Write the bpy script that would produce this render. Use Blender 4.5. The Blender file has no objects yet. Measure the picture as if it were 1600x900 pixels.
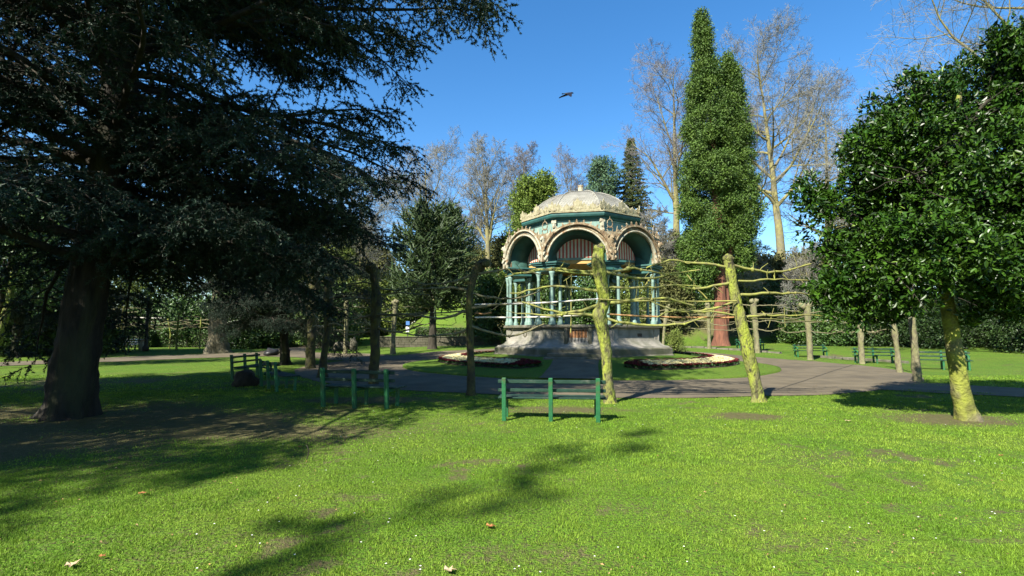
import bpy, math, random
import numpy as np
from mathutils import Vector, noise as mnoise
R = math.radians
scene = bpy.context.scene
col = scene.collection

# ------------------------------------------------------------------ camera, sky, sun, exposure
CAM_H, TILT, F = 1.65, R(5.0), 800.0
cam_data = bpy.data.cameras.new('camera'); cam_data.lens = 18.0; cam_data.sensor_width = 36.0
cam_data.clip_start = 0.05; cam_data.clip_end = 2000
cam = bpy.data.objects.new('camera', cam_data); col.objects.link(cam)
cam.location = (0, 0, CAM_H); cam.rotation_euler = (R(90) + TILT, 0, 0)
scene.camera = cam

SUN_AZ, SUN_EL = R(38.5), R(41)           # shadows run 37 degrees to the right of straight ahead
world = bpy.data.worlds.new('World'); scene.world = world; world.use_nodes = True
nt = world.node_tree; nt.nodes.clear()
sky = nt.nodes.new('ShaderNodeTexSky'); sky.sky_type = 'NISHITA'; sky.sun_disc = False
sky.sun_elevation = SUN_EL; sky.sun_rotation = SUN_AZ + math.pi
sky.altitude = 0; sky.air_density = 1.0; sky.dust_density = 0.2; sky.ozone_density = 3.0
hsv = nt.nodes.new('ShaderNodeHueSaturation'); hsv.inputs['Saturation'].default_value = 1.28
bg = nt.nodes.new('ShaderNodeBackground'); bg.inputs['Strength'].default_value = 0.079
wo = nt.nodes.new('ShaderNodeOutputWorld')
nt.links.new(sky.outputs[0], hsv.inputs['Color']); nt.links.new(hsv.outputs[0], bg.inputs['Color']); nt.links.new(bg.outputs[0], wo.inputs[0])

sd = bpy.data.lights.new('sun', 'SUN'); sd.energy = 5.0; sd.angle = R(0.53); sd.color = (1.0, 0.94, 0.83)
sun = bpy.data.objects.new('sun', sd); col.objects.link(sun)
L = Vector((math.sin(SUN_AZ) * math.cos(SUN_EL), math.cos(SUN_AZ) * math.cos(SUN_EL), -math.sin(SUN_EL)))
sun.rotation_euler = L.to_track_quat('-Z', 'Y').to_euler(); sun.location = (-20, -20, 40)
vs = scene.view_settings; vs.view_transform = 'Standard'; vs.look = 'None'; vs.exposure = 1.62; vs.gamma = 1.0; vs.use_curve_mapping = False
scene.cycles.max_bounces = 6; scene.cycles.diffuse_bounces = 3; scene.cycles.glossy_bounces = 2
scene.cycles.transmission_bounces = 3; scene.cycles.transparent_max_bounces = 6

# ------------------------------------------------------------------ helpers: numpy meshes
def tag(o, label=None, cat=None, group=None, kind=None):
    if label: o['label'] = label
    if cat: o['category'] = cat
    if group: o['group'] = group
    if kind: o['kind'] = kind
    return o
def empty(name, loc=(0, 0, 0), rz=0.0, label=None, cat=None, group=None):
    o = bpy.data.objects.new(name, None); col.objects.link(o)
    o.location = loc; o.rotation_euler = (0, 0, rz); o.empty_display_size = 0.3
    return tag(o, label, cat, group)
def nmesh(name, parts, smooth=False):
    """parts: list of (verts (n,3), faces (m,k) [, material index])"""
    V, li, ls, mi, base, pos = [], [], [], [], 0, 0
    for p in parts:
        v = np.asarray(p[0], dtype=np.float64).reshape(-1, 3); f = np.asarray(p[1], dtype=np.int64)
        if len(f) == 0: continue
        V.append(v); li.append((f + base).ravel()); k = f.shape[1]
        ls.append(pos + np.arange(len(f)) * k); pos += f.size; base += len(v)
        mi.append(np.full(len(f), p[2] if len(p) > 2 else 0))
    V = np.concatenate(V); li = np.concatenate(li); ls = np.concatenate(ls); mi = np.concatenate(mi)
    me = bpy.data.meshes.new(name)
    me.vertices.add(len(V)); me.vertices.foreach_set('co', V.ravel())
    me.loops.add(len(li)); me.loops.foreach_set('vertex_index', li.astype(np.int32))
    me.polygons.add(len(ls)); me.polygons.foreach_set('loop_start', ls.astype(np.int32))
    me.polygons.foreach_set('material_index', mi.astype(np.int32))
    me.polygons.foreach_set('use_smooth', np.full(len(ls), smooth, dtype=bool))
    me.update(calc_edges=True); me.validate()
    return me
def obj(name, parts, mats, parent=None, smooth=False, loc=None):
    me = parts if isinstance(parts, bpy.types.Mesh) else nmesh(name, parts, smooth)
    for m in (mats if isinstance(mats, (list, tuple)) else [mats]): me.materials.append(m)
    o = bpy.data.objects.new(name, me); col.objects.link(o)
    if parent: o.parent = parent
    if loc is not None: o.location = loc
    return o
def copy_tree(o, parent=None, loc=None, rz=None, scale=None, label=None, group=None):
    c = o.copy(); col.objects.link(c)
    if parent: c.parent = parent
    for ch in list(o.children): copy_tree(ch, c)
    if loc is not None: c.location = loc
    if rz is not None: c.rotation_euler = (0, 0, rz)
    if scale is not None: c.scale = scale if hasattr(scale, '__len__') else (scale,) * 3
    if label: c['label'] = label
    if group: c['group'] = group
    return c
def nrm(a): return a / np.maximum(np.linalg.norm(a, axis=-1, keepdims=True), 1e-9)
def box(x0, x1, y0, y1, z0, z1):
    v = np.array([[x, y, z] for z in (z0, z1) for y in (y0, y1) for x in (x0, x1)], float)
    f = np.array([[0, 2, 3, 1], [4, 5, 7, 6], [0, 1, 5, 4], [2, 6, 7, 3], [0, 4, 6, 2], [1, 3, 7, 5]])
    return v, f
def bbox(x0, x1, y0, y1, z0, z1, b=0.008):
    """box with chamfered edges"""
    import bmesh
    bm = bmesh.new(); v, f = box(x0, x1, y0, y1, z0, z1)
    bv = [bm.verts.new(p) for p in v]
    for q in f: bm.faces.new([bv[i] for i in q])
    bmesh.ops.bevel(bm, geom=bm.edges[:], offset=b, segments=1, affect='EDGES')
    bmesh.ops.triangulate(bm, faces=bm.faces[:]); bm.verts.index_update()
    V = np.array([p.co[:] for p in bm.verts]); Fc = np.array([[w.index for w in q.verts] for q in bm.faces]); bm.free()
    return V, Fc
def xf(part, rz=0.0, t=(0, 0, 0), rx=0.0, s=1.0):
    v = np.asarray(part[0], float) * s
    if rx: c, d = math.cos(rx), math.sin(rx); v = np.stack([v[:, 0], v[:, 1] * c - v[:, 2] * d, v[:, 1] * d + v[:, 2] * c], 1)
    c, d = math.cos(rz), math.sin(rz)
    v = np.stack([v[:, 0] * c - v[:, 1] * d, v[:, 0] * d + v[:, 1] * c, v[:, 2]], 1) + np.asarray(t, float)
    return (v,) + tuple(part[1:])
def tubes(P, Rad, sides=5, cap=True):
    """batch of tubes; P (B,n,3), Rad (B,n)"""
    P = np.asarray(P, float); Rad = np.asarray(Rad, float)
    if P.ndim == 2: P = P[None]; Rad = Rad[None]
    B, n, _ = P.shape
    T = np.empty_like(P); T[:, 1:-1] = P[:, 2:] - P[:, :-2]; T[:, 0] = P[:, 1] - P[:, 0]; T[:, -1] = P[:, -1] - P[:, -2]
    T = nrm(T); D = nrm(P[:, -1] - P[:, 0])
    ref = np.where(np.abs(D[:, 2:3]) < 0.8, np.array([[0, 0, 1.0]]), np.array([[1.0, 0, 0]]))
    U = nrm(np.cross(T, ref[:, None, :])); W = np.cross(T, U)
    a = np.arange(sides) / sides * 2 * math.pi
    ring = U[:, :, None, :] * np.cos(a)[None, None, :, None] + W[:, :, None, :] * np.sin(a)[None, None, :, None]
    V = P[:, :, None, :] + ring * Rad[:, :, None, None]
    V = V.reshape(-1, 3)
    i = np.arange(n - 1)[:, None] * sides; j = np.arange(sides)[None, :]; j2 = (j + 1) % sides
    q = np.stack([i + j, i + j2, i + sides + j2, i + sides + j], -1).reshape(-1, 4)
    Q = (q[None] + (np.arange(B) * n * sides)[:, None, None]).reshape(-1, 4)
    return V, Q
def lathe(prof, sides=16, rot=0.0, caps=True):
    prof = np.asarray(prof, float); a = rot + np.arange(sides) / sides * 2 * math.pi; n = len(prof)
    V = np.stack([prof[:, 0:1] * np.cos(a), prof[:, 0:1] * np.sin(a), np.repeat(prof[:, 1:2], sides, 1)], -1).reshape(-1, 3)
    i = np.arange(n - 1)[:, None] * sides; j = np.arange(sides)[None, :]; j2 = (j + 1) % sides
    q = np.stack([i + j, i + j2, i + sides + j2, i + sides + j], -1).reshape(-1, 4)
    return V, q
def ngon_caps(sides, n):
    pass
def prism(outline, d0, d1):
    """outline (n,2) in xz, extruded along y; front and back as triangle fans round the centroid"""
    o = np.asarray(outline, float); n = len(o); c = o.mean(0)
    v = [[p[0], d, p[1]] for d in (d0, d1) for p in o] + [[c[0], d0, c[1]], [c[0], d1, c[1]]]
    f = []
    for i in range(n):
        j = (i + 1) % n
        f += [[i, j, n + j], [i, n + j, n + i], [2 * n, j, i], [2 * n + 1, n + i, n + j]]
    return np.array(v), np.array(f)
def grow(S, D, Ln, n, wander, trop, rng, curl=0.0):
    """batch of wandering polylines: S,D (B,3), Ln (B,), trop a (3,) pull per step"""
    B = len(S); P = np.empty((B, n, 3)); P[:, 0] = S; d = nrm(D); trop = np.asarray(trop, float)
    for i in range(1, n):
        d = nrm(d + rng.normal(0, wander, (B, 3)) + trop * (1 + curl * i))
        P[:, i] = P[:, i - 1] + d * (Ln / (n - 1))[:, None]
    return P
def spawn(P, Rd, k, t0, t1, ang, rng, ajit=0.2, flat=None, tpow=1.0):
    """k children per parent; returns start, direction, t, radius, parent index"""
    B, n, _ = P.shape
    idx = np.repeat(np.arange(B), k); t = t0 + (t1 - t0) * (((np.tile(np.arange(k), B) + rng.random(B * k)) / k) ** tpow)
    x = t * (n - 1); i = np.minimum(x.astype(int), n - 2); w = (x - i)[:, None]
    S = P[idx, i] * (1 - w) + P[idx, i + 1] * w; T = nrm(P[idx, i + 1] - P[idx, i])
    r = Rd[idx, i] * (1 - w[:, 0]) + Rd[idx, i + 1] * w[:, 0]
    ref = np.where(np.abs(T[:, 2:3]) < 0.9, np.array([[0, 0, 1.0]]), np.array([[1.0, 0, 0]]))
    U = nrm(np.cross(T, ref)); W = np.cross(U, T)
    if flat is None: ph = np.tile(np.arange(k) * 2.4, B) + rng.random(B * k) * 1.2 + np.repeat(rng.random(B) * 6.28, k)
    else: ph = np.where(np.tile(np.arange(k) % 2, B) == 0, 0.0, math.pi) + rng.normal(0, flat, B * k)
    a = ang + rng.normal(0, ajit, B * k)
    D = T * np.cos(a)[:, None] + (U * np.cos(ph)[:, None] + W * np.sin(ph)[:, None]) * np.sin(a)[:, None]
    return S, D, t, r, idx
def taper(r0, n, end=0.25, p=1.0):
    s = np.linspace(0, 1, n) ** p
    return np.asarray(r0)[:, None] * (1 - (1 - end) * s)[None, :]
def leaves(C, D, N, Ln, Wd, fold=0.0, six=False):
    """leaf faces: centre of stalk end C, direction D, normal hint N"""
    D = nrm(D); S = nrm(np.cross(D, N)); U = np.cross(S, D)
    Ln = np.broadcast_to(Ln, (len(C),))[:, None]; Wd = np.broadcast_to(Wd, (len(C),))[:, None]
    b = C; tip = C + D * Ln - U * Ln * fold * 0.6
    if not six:
        m = C + D * Ln * 0.45 + U * Wd * fold
        V = np.stack([b, m + S * Wd * 0.5, tip, m - S * Wd * 0.5], 1).reshape(-1, 3)
        f = np.arange(len(C) * 4).reshape(-1, 4)
        return V, f
    p1 = C + D * Ln * 0.3; p2 = C + D * Ln * 0.7 - U * Ln * fold * 0.2
    up = U * Wd * fold * 0.6
    V = np.stack([b, p1 + S * Wd * .45 + up, p2 + S * Wd * .42 + up, tip, p2 - S * Wd * .42 + up, p1 - S * Wd * .45 + up], 1).reshape(-1, 3)
    k = np.arange(len(C))[:, None] * 6
    f = np.concatenate([k + np.array([[0, 1, 2, 3]]), k + np.array([[0, 3, 4, 5]])])
    return V, f
def rdir(rng, n): return nrm(rng.normal(0, 1, (n, 3)))
def vnoise(x, y, s, seed=0.0):
    """cheap smooth value noise in numpy, 0..1"""
    x = np.asarray(x, float) * s + seed * 17.3; y = np.asarray(y, float) * s + seed * 9.1
    xi = np.floor(x); yi = np.floor(y); u = x - xi; v = y - yi; u = u * u * (3 - 2 * u); v = v * v * (3 - 2 * v)
    h = lambda a, b: np.modf(np.abs(np.sin(a * 127.1 + b * 311.7 + seed) * 43758.5453))[0]
    return (h(xi, yi) * (1 - u) + h(xi + 1, yi) * u) * (1 - v) + (h(xi, yi + 1) * (1 - u) + h(xi + 1, yi + 1) * u) * v
def sstep(a, b, x): t = np.clip((np.asarray(x, float) - a) / (b - a), 0, 1); return t * t * (3 - 2 * t)

# ------------------------------------------------------------------ terrain
KX, KY = 3.7, 27.0
def T(x, y):
    x = np.asarray(x, float); y = np.asarray(y, float)
    z = 0.5 * sstep(31, 43, y) * sstep(-14, -4, x)
    z = z + 0.25 * sstep(30, 45, y) * (1 - sstep(-14, -4, x))
    z = z + (5.0 * sstep(-16, -6, x) + 1.2) * sstep(49, 66, y)
    z = z + 0.03 * (vnoise(x, y, 0.35, 3) - .5) + 0.012 * (vnoise(x, y, 1.3, 5) - .5)
    return z
def Tz(x, y): return float(T(x, y))
def mound(r): return 0.07 + 0.56 * (1 - sstep(3.6, 9.6, r))
def ground_z(x, y):
    r = np.hypot(np.asarray(x) - KX, np.asarray(y) - KY)
    return np.where(r < 9.2, mound(r), T(x, y))
def ray(px, py):
    u, v = (px - 800) / F, (450 - py) / F; c, s = math.cos(TILT), math.sin(TILT)
    return np.array([u, c - v * s, s + v * c])
def G(px, py):
    """ground point seen at a pixel of the photograph"""
    d = ray(px, py); t = CAM_H / max(-d[2], 1e-3); t = min(t, 90)
    for _ in range(20):
        p = d * t; g = Tz(p[0], p[1]); t = min((CAM_H - g) / max(-d[2], 1e-3), 90)
    p = d * t; return (p[0], p[1], Tz(p[0], p[1]))
def X(px, depth, z=None):
    """x,y on the ground at a given distance straight ahead"""
    u = (px - 800) / F; x = u * depth * math.cos(TILT)
    return (x, depth, Tz(x, depth))
def Hh(py, depth):
    """height at which a pixel row looks at that distance"""
    d = ray(800, py); return CAM_H + d[2] / d[1] * depth

# ------------------------------------------------------------------ materials
def mat(name, c1, c2=None, scale=4.0, rough=0.8, bump=0.0, bscale=None, c3=None, s3=1.0, spec=0.3, island=0.0,
        translucent=0.0, detail=6.0, lo=0.35, hi=0.65, stretch=None, metallic=0.0, lo3=0.5, hi3=0.65, sheen=0.0):
    m = bpy.data.materials.new(name); m.use_nodes = True; t = m.node_tree; N = t.nodes; K = t.links
    b = N['Principled BSDF']; b.inputs['Roughness'].default_value = rough; b.inputs['Specular IOR Level'].default_value = spec
    b.inputs['Metallic'].default_value = metallic
    tc = N.new('ShaderNodeTexCoord'); vec = tc.outputs['Object']
    if stretch:
        mp = N.new('ShaderNodeMapping'); mp.inputs['Scale'].default_value = stretch; K.new(vec, mp.inputs['Vector']); vec = mp.outputs[0]
    def noi(s, d=detail):
        n = N.new('ShaderNodeTexNoise'); n.inputs['Scale'].default_value = s; n.inputs['Detail'].default_value = d; K.new(vec, n.inputs['Vector']); return n
    def ramp(src, a, c):
        mr = N.new('ShaderNodeMapRange'); mr.inputs['From Min'].default_value = a; mr.inputs['From Max'].default_value = c; K.new(src, mr.inputs['Value']); return mr.outputs[0]
    def mixc(fac, a, c):
        x = N.new('ShaderNodeMix'); x.data_type = 'RGBA'; K.new(fac, x.inputs['Factor'])
        for s, i in ((a, 6), (c, 7)):
            if hasattr(s, 'links'): K.new(s, x.inputs[i])
            else: x.inputs[i].default_value = (*s, 1)
        return x.outputs[2]
    cur = None
    if c2 is not None: cur = mixc(ramp(noi(scale).outputs['Fac'], lo, hi), c1, c2)
    if c3 is not None: cur = mixc(ramp(noi(s3).outputs['Fac'], lo3, hi3), cur if cur is not None else c1, c3)
    if island:
        ge = N.new('ShaderNodeNewGeometry'); mr = N.new('ShaderNodeMapRange'); mr.inputs['To Min'].default_value = 1 - island; mr.inputs['To Max'].default_value = 1 + island
        K.new(ge.outputs['Random Per Island'], mr.inputs['Value'])
        vm = N.new('ShaderNodeVectorMath'); vm.operation = 'SCALE'; K.new(mr.outputs[0], vm.inputs['Scale'])
        if cur is not None: K.new(cur, vm.inputs[0])
        else: vm.inputs[0].default_value = c1
        cur = vm.outputs[0]
    if cur is not None: K.new(cur, b.inputs['Base Color'])
    else: b.inputs['Base Color'].default_value = (*c1, 1)
    if bump:
        bn = N.new('ShaderNodeBump'); bn.inputs['Strength'].default_value = bump; bn.inputs['Distance'].default_value = 0.05
        K.new(noi(bscale or scale * 3).outputs['Fac'], bn.inputs['Height']); K.new(bn.outputs[0], b.inputs['Normal'])
    if translucent:
        tr = N.new('ShaderNodeBsdfTranslucent'); mx = N.new('ShaderNodeMixShader'); mx.inputs[0].default_value = translucent
        if cur is not None: K.new(cur, tr.inputs['Color'])
        else: tr.inputs['Color'].default_value = (*c1, 1)
        K.new(b.outputs[0], mx.inputs[1]); K.new(tr.outputs[0], mx.inputs[2]); K.new(mx.outputs[0], N['Material Output'].inputs[0])
    m.cycles.emission_sampling = 'NONE'
    return m
M = {}
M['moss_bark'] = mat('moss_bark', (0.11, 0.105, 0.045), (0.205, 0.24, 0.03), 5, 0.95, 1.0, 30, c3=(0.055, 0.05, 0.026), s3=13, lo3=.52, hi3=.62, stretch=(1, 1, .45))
M['twig_moss'] = mat('twig_moss', (0.22, 0.235, 0.05), (0.14, 0.13, 0.055), 6, 0.95)
M['twig_far'] = mat('twig_far', (0.15, 0.142, 0.075), (0.10, 0.09, 0.05), 6, 0.95)
M['cedar_bark'] = mat('cedar_bark', (0.027, 0.023, 0.016), (0.008, 0.007, 0.005), 7, 0.95, 1.0, 16, c3=(0.03, 0.033, 0.014), s3=2, stretch=(1, 1, .22))
M['cedar_needle'] = mat('cedar_needle', (0.025, 0.047, 0.030), (0.010, 0.022, 0.011), 1.2, 0.6, island=0.4, spec=0.2)
M['magnolia_leaf'] = mat('magnolia_leaf', (0.011, 0.034, 0.003), (0.027, 0.062, 0.005), 2.0, 0.36, island=0.6, spec=0.2)
M['magnolia_young'] = mat('magnolia_young', (0.12, 0.19, 0.02), (0.08, 0.14, 0.02), 2.0, 0.4, island=0.3, spec=0.4, translucent=.3)
M['magnolia_bark'] = mat('magnolia_bark', (0.085, 0.085, 0.022), (0.19, 0.21, 0.03), 5, 0.95, 0.9, 18, c3=(0.11, 0.095, 0.06), s3=1.6)
M['ivy_leaf'] = mat('ivy_leaf', (0.072, 0.125, 0.016), (0.042, 0.085, 0.012), 0.9, 0.6, island=0.4, translucent=.12)
M['thuja_leaf'] = mat('thuja_leaf', (0.12, 0.17, 0.02), (0.075, 0.12, 0.017), 0.8, 0.75, island=0.35, translucent=.15)
M['laurel_leaf'] = mat('laurel_leaf', (0.03, 0.07, 0.014), (0.055, 0.10, 0.018), 0.8, 0.45, island=0.45, spec=.35, translucent=.1)
M['lime_leaf'] = mat('lime_leaf', (0.15, 0.19, 0.035), (0.09, 0.125, 0.025), 0.7, 0.75, island=0.4, translucent=.25)
M['olive_leaf'] = mat('olive_leaf', (0.095, 0.10, 0.03), (0.055, 0.065, 0.018), 0.6, 0.8, island=0.45, translucent=.15)
M['spruce_needle'] = mat('spruce_needle', (0.05, 0.085, 0.022), (0.075, 0.085, 0.025), 0.5, 0.75, island=0.4)
M['pine_needle'] = mat('pine_needle', (0.07, 0.125, 0.06), (0.04, 0.085, 0.04), 0.5, 0.7, island=0.4)
M['araucaria'] = mat('araucaria', (0.045, 0.075, 0.020), (0.025, 0.045, 0.013), 2.0, 0.5, island=0.3, spec=.35)
M['red_bark'] = mat('red_bark', (0.15, 0.062, 0.036), (0.085, 0.038, 0.024), 6, 0.95, 1.0, 14, stretch=(1, 1, .12))
M['bare_bark'] = mat('bare_bark', (0.20, 0.185, 0.07), (0.13, 0.115, 0.055), 2.5, 0.95, 0.6, 12, c3=(.13, .12, .09), s3=.8)
M['bare_twig'] = mat('bare_twig', (0.175, 0.172, 0.145), (0.135, 0.132, 0.115), 0.5, 0.95)
M['purple_twig'] = mat('purple_twig', (0.15, 0.14, 0.135), (0.115, 0.108, 0.105), 0.5, 0.95)
M['dark_bark'] = mat('dark_bark', (0.045, 0.038, 0.027), (0.022, 0.019, 0.013), 5, 0.95, 0.9, 14, stretch=(1, 1, .3))
M['pale_bark'] = mat('pale_bark', (0.16, 0.14, 0.09), (0.06, 0.055, 0.03), 4, 0.95, 1.0, 10, stretch=(1, 1, .3))
M['soil'] = mat('soil', (0.035, 0.025, 0.016), (0.055, 0.04, 0.026), 30, 0.95, 0.8, 40)
M['teal'] = mat('teal', (0.18, 0.27, 0.225), (0.13, 0.21, 0.175), 3, 0.55, 0.15, 20, c3=(0.10, 0.13, 0.09), s3=5, lo3=.58, hi3=.75)
M['teal_dark'] = mat('teal_dark', (0.04, 0.105, 0.085), (0.028, 0.075, 0.062), 3, 0.6, 0.15, 20)
M['teal_post'] = mat('teal_post', (0.02, 0.065, 0.06), (0.03, 0.10, 0.085), 3, 0.55)
M['cream'] = mat('cream', (0.36, 0.34, 0.25), (0.25, 0.235, 0.165), 7, 0.75, 0.4, 25, c3=(0.20, 0.12, 0.06), s3=4, lo3=.55, hi3=.7)
M['rust'] = mat('rust', (0.13, 0.08, 0.042), (0.21, 0.17, 0.10), 8, 0.9, 0.8, 30, c3=(0.32, 0.29, 0.20), s3=5, lo3=.52, hi3=.68)
M['crest'] = mat('crest', (0.32, 0.29, 0.19), (0.20, 0.185, 0.10), 6, 0.85, 0.5, 25, c3=(0.16, 0.13, 0.08), s3=7, lo3=.55, hi3=.7)
M['stone'] = mat('stone', (0.23, 0.215, 0.18), (0.15, 0.145, 0.115), 2.2, 0.9, 0.4, 18, c3=(0.10, 0.105, 0.07), s3=1.1, lo3=.5, hi3=.72)
M['stone_dark'] = mat('stone_dark', (0.13, 0.12, 0.09), (0.075, 0.072, 0.045), 2.0, 0.9, 0.5, 18, c3=(0.06, 0.065, 0.035), s3=1.4, lo3=.48, hi3=.68)
M['tan_board'] = mat('tan_board', (0.42, 0.27, 0.09), (0.33, 0.21, 0.07), 5, 0.7)
M['door_wood'] = mat('door_wood', (0.22, 0.10, 0.035), (0.14, 0.065, 0.025), 4, 0.7, 0.3, stretch=(4, 4, 1))
M['iron'] = mat('iron', (0.03, 0.03, 0.03), (0.06, 0.045, 0.03), 12, 0.6)
M['bench_green'] = mat('bench_green', (0.019, 0.112, 0.04), (0.014, 0.085, 0.032), 9, 0.5, 0.12, 40, c3=(0.05, 0.075, 0.03), s3=6, lo3=.56, hi3=.72)
M['bench_slat'] = mat('bench_slat', (0.007, 0.026, 0.016), (0.011, 0.036, 0.022), 8, 0.5, 0.15, 40, c3=(0.07, 0.08, 0.06), s3=5, lo3=.56, hi3=.75)
M['concrete'] = mat('concrete', (0.17, 0.16, 0.13), (0.12, 0.11, 0.09), 8, 0.9, 0.3)
M['white_rail'] = mat('white_rail', (0.55, 0.53, 0.47), (0.40, 0.38, 0.31), 4, 0.8)
M['orange_rail'] = mat('orange_rail', (0.36, 0.20, 0.075), (0.28, 0.16, 0.07), 4, 0.8)
M['cane'] = mat('cane', (0.26, 0.25, 0.06), (0.19, 0.18, 0.06), 5, 0.8)
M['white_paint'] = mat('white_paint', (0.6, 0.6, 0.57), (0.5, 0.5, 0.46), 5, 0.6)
M['blue_paint'] = mat('blue_paint', (0.05, 0.14, 0.34), None, rough=0.5)
M['petal_white'] = mat('petal_white', (0.80, 0.76, 0.50), (0.72, 0.66, 0.34), 3, 0.7, island=.15, translucent=.2)
M['petal_red'] = mat('petal_red', (0.17, 0.012, 0.022), (0.09, 0.01, 0.016), 3, 0.7, island=.4)
M['bed_leaf'] = mat('bed_leaf', (0.03, 0.07, 0.016), (0.02, 0.045, 0.012), 3, 0.7, island=.4)
M['daisy'] = mat('daisy', (0.78, 0.77, 0.74), None, rough=0.7)
M['dead_leaf'] = mat('dead_leaf', (0.33, 0.14, 0.045), (0.22, 0.095, 0.035), 20, 0.8)
M['pale_leaf'] = mat('pale_leaf', (0.42, 0.33, 0.2), (0.3, 0.22, 0.12), 20, 0.8)
M['feather'] = mat('feather', (0.008, 0.008, 0.012), None, rough=0.5)
M['black_bag'] = mat('black_bag', (0.012, 0.012, 0.012), (0.02, 0.02, 0.02), 5, 0.45)
M['shaded_stone'] = mat('shaded_stone', (0.085, 0.078, 0.055), (0.05, 0.048, 0.03), 2.0, 0.95, 0.5, 18)  # stone darkened so the tree shade over the low wall is in its colour
M['wet_bark'] = mat('wet_bark', (0.040, 0.036, 0.020), (0.075, 0.075, 0.018), 5, 0.95, 0.9, 22, c3=(0.03, 0.027, 0.018), s3=9, stretch=(1, 1, .5))  # deep shade on the left pollards is put into this darker bark colour
M['far_bark'] = mat('far_bark', (0.16, 0.145, 0.085), (0.125, 0.13, 0.05), 4, 0.95, 0.9, 18, c3=(0.10, 0.085, 0.055), s3=8, stretch=(1, 1, .5))
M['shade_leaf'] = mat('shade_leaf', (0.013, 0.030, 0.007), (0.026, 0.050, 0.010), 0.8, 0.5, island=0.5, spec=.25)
# ------------------------------------------------------------------ setting: ground, lawn island, paths, kerb
def grass_mat(name, attr=True):
    m = bpy.data.materials.new(name); m.use_nodes = True; t = m.node_tree; N = t.nodes; K = t.links
    b = N['Principled BSDF']; b.inputs['Roughness'].default_value = 0.9; b.inputs['Specular IOR Level'].default_value = 0.1
    tc = N.new('ShaderNodeTexCoord')
    def noi(s, d=5):
        n = N.new('ShaderNodeTexNoise'); n.inputs['Scale'].default_value = s; n.inputs['Detail'].default_value = d; K.new(tc.outputs['Object'], n.inputs['Vector']); return n.outputs['Fac']
    def mr(src, a, c, lo=0, hi=1):
        x = N.new('ShaderNodeMapRange'); x.inputs[1].default_value = a; x.inputs[2].default_value = c; x.inputs[3].default_value = lo; x.inputs[4].default_value = hi; K.new(src, x.inputs[0]); return x.outputs[0]
    def mix(f, a, c):
        x = N.new('ShaderNodeMix'); x.data_type = 'RGBA'; K.new(f, x.inputs['Factor'])
        for s, i in ((a, 6), (c, 7)):
            if hasattr(s, 'links'): K.new(s, x.inputs[i])
            else: x.inputs[i].default_value = (*s, 1)
        return x.outputs[2]
    g = mix(mr(noi(0.5), .35, .65), (0.08, 0.165, 0.014), (0.12, 0.185, 0.02))
    g = mix(mr(noi(24), .4, .75), g, (0.045, 0.11, 0.012))
    g = mix(mr(noi(33, 3), .48, .62), g, (0.055, 0.062, 0.018))
    d = mix(mr(noi(9), .35, .65), (0.075, 0.076, 0.028), (0.105, 0.092, 0.044))
    if attr:
        at = N.new('ShaderNodeAttribute'); at.attribute_name = 'dirt'
        ad = N.new('ShaderNodeMath'); ad.operation = 'ADD'; K.new(at.outputs['Fac'], ad.inputs[0]); K.new(mr(noi(14), .2, .8, -.35, .35), ad.inputs[1])
        g = mix(mr(ad.outputs[0], .35, .65), g, d)
    K.new(g, b.inputs['Base Color'])
    bn = N.new('ShaderNodeBump'); bn.inputs['Strength'].default_value = 0.9; bn.inputs['Distance'].default_value = 0.04
    K.new(noi(45, 3), bn.inputs['Height']); K.new(bn.outputs[0], b.inputs['Normal'])
    return m
M['lawn'] = grass_mat('lawn')
M['lawn_plain'] = grass_mat('lawn_plain', False)
M['path'] = mat('path', (0.082, 0.067, 0.042), (0.118, 0.097, 0.062), 1.4, 0.95, 0.25, 60, c3=(0.065, 0.054, 0.036), s3=0.5, lo3=.5, hi3=.7)
M['bank_earth'] = mat('bank_earth', (0.12, 0.085, 0.055), (0.16, 0.12, 0.08), 1.5, 0.95, 0.5, 12)

MAG = G(1512, 656); CED = G(104, 652)
def blob(x, y, cx, cy, rx, ry=None): return np.exp(-(((x - cx) / rx) ** 2 + ((y - cy) / (ry or rx)) ** 2))
def dirt(x, y):
    """how bare the turf is, 0..1"""
    n1 = vnoise(x, y, 0.9, 1); n2 = vnoise(x, y, 2.6, 2); n3 = vnoise(x, y, 6.0, 7)
    d = 0.66 * sstep(.53, .83, .4 * n1 + .35 * n2 + .25 * n3)
    for px, py, rx, ry, a in ((1160, 651, .75, .45, 1.0), (860, 640, 1.5, .55, .95), (840, 870, .8, .35, .55), (700, 850, .7, .3, .35), (1020, 800, 1.1, .4, .35), (1270, 845, .9, .4, .4),
                              (570, 625, 1.8, .6, 1.0), (430, 598, 1.6, .8, .9), (1270, 715, .8, .7, .4), (1540, 700, 1.1, .6, .3), (900, 790, .9, .3, .35), (250, 850, 1.6, .5, .35)):
        p = G(px, py); d = np.maximum(d, a * blob(x, y, p[0], p[1], rx * 1.2, ry * 1.2) * (0.65 + .7 * n2))
    d = np.maximum(d, blob(x, y, MAG[0] - .2, MAG[1] + .1, 1.5, 0.85) * (0.75 + .5 * n2))
    d = np.maximum(d, blob(x, y, CED[0] + 1.0, CED[1] - 1.0, 6.2, 3.6) * (0.5 + 1.0 * n1))
    d = np.maximum(d, blob(x, y, -14, 17, 4.5, 3.5) * (0.2 + 1.0 * n1))
    bank = sstep(51, 54, y) * sstep(4, 9, x) * (1 - sstep(26, 34, x))
    d = np.maximum(d, bank * (.35 + .9 * n1))
    d = np.maximum(d, sstep(50, 55, y) * sstep(-10, -4, x) * (1 - sstep(3, 6, x)) * (0.1 + .9 * n1))
    return np.clip(d + .18 * (n3 - .5), 0, 1)
def lines(a, b, step0, grow_):
    out = [a]; s = step0
    while out[-1] < b: out.append(out[-1] + s); s *= grow_
    return out
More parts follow.
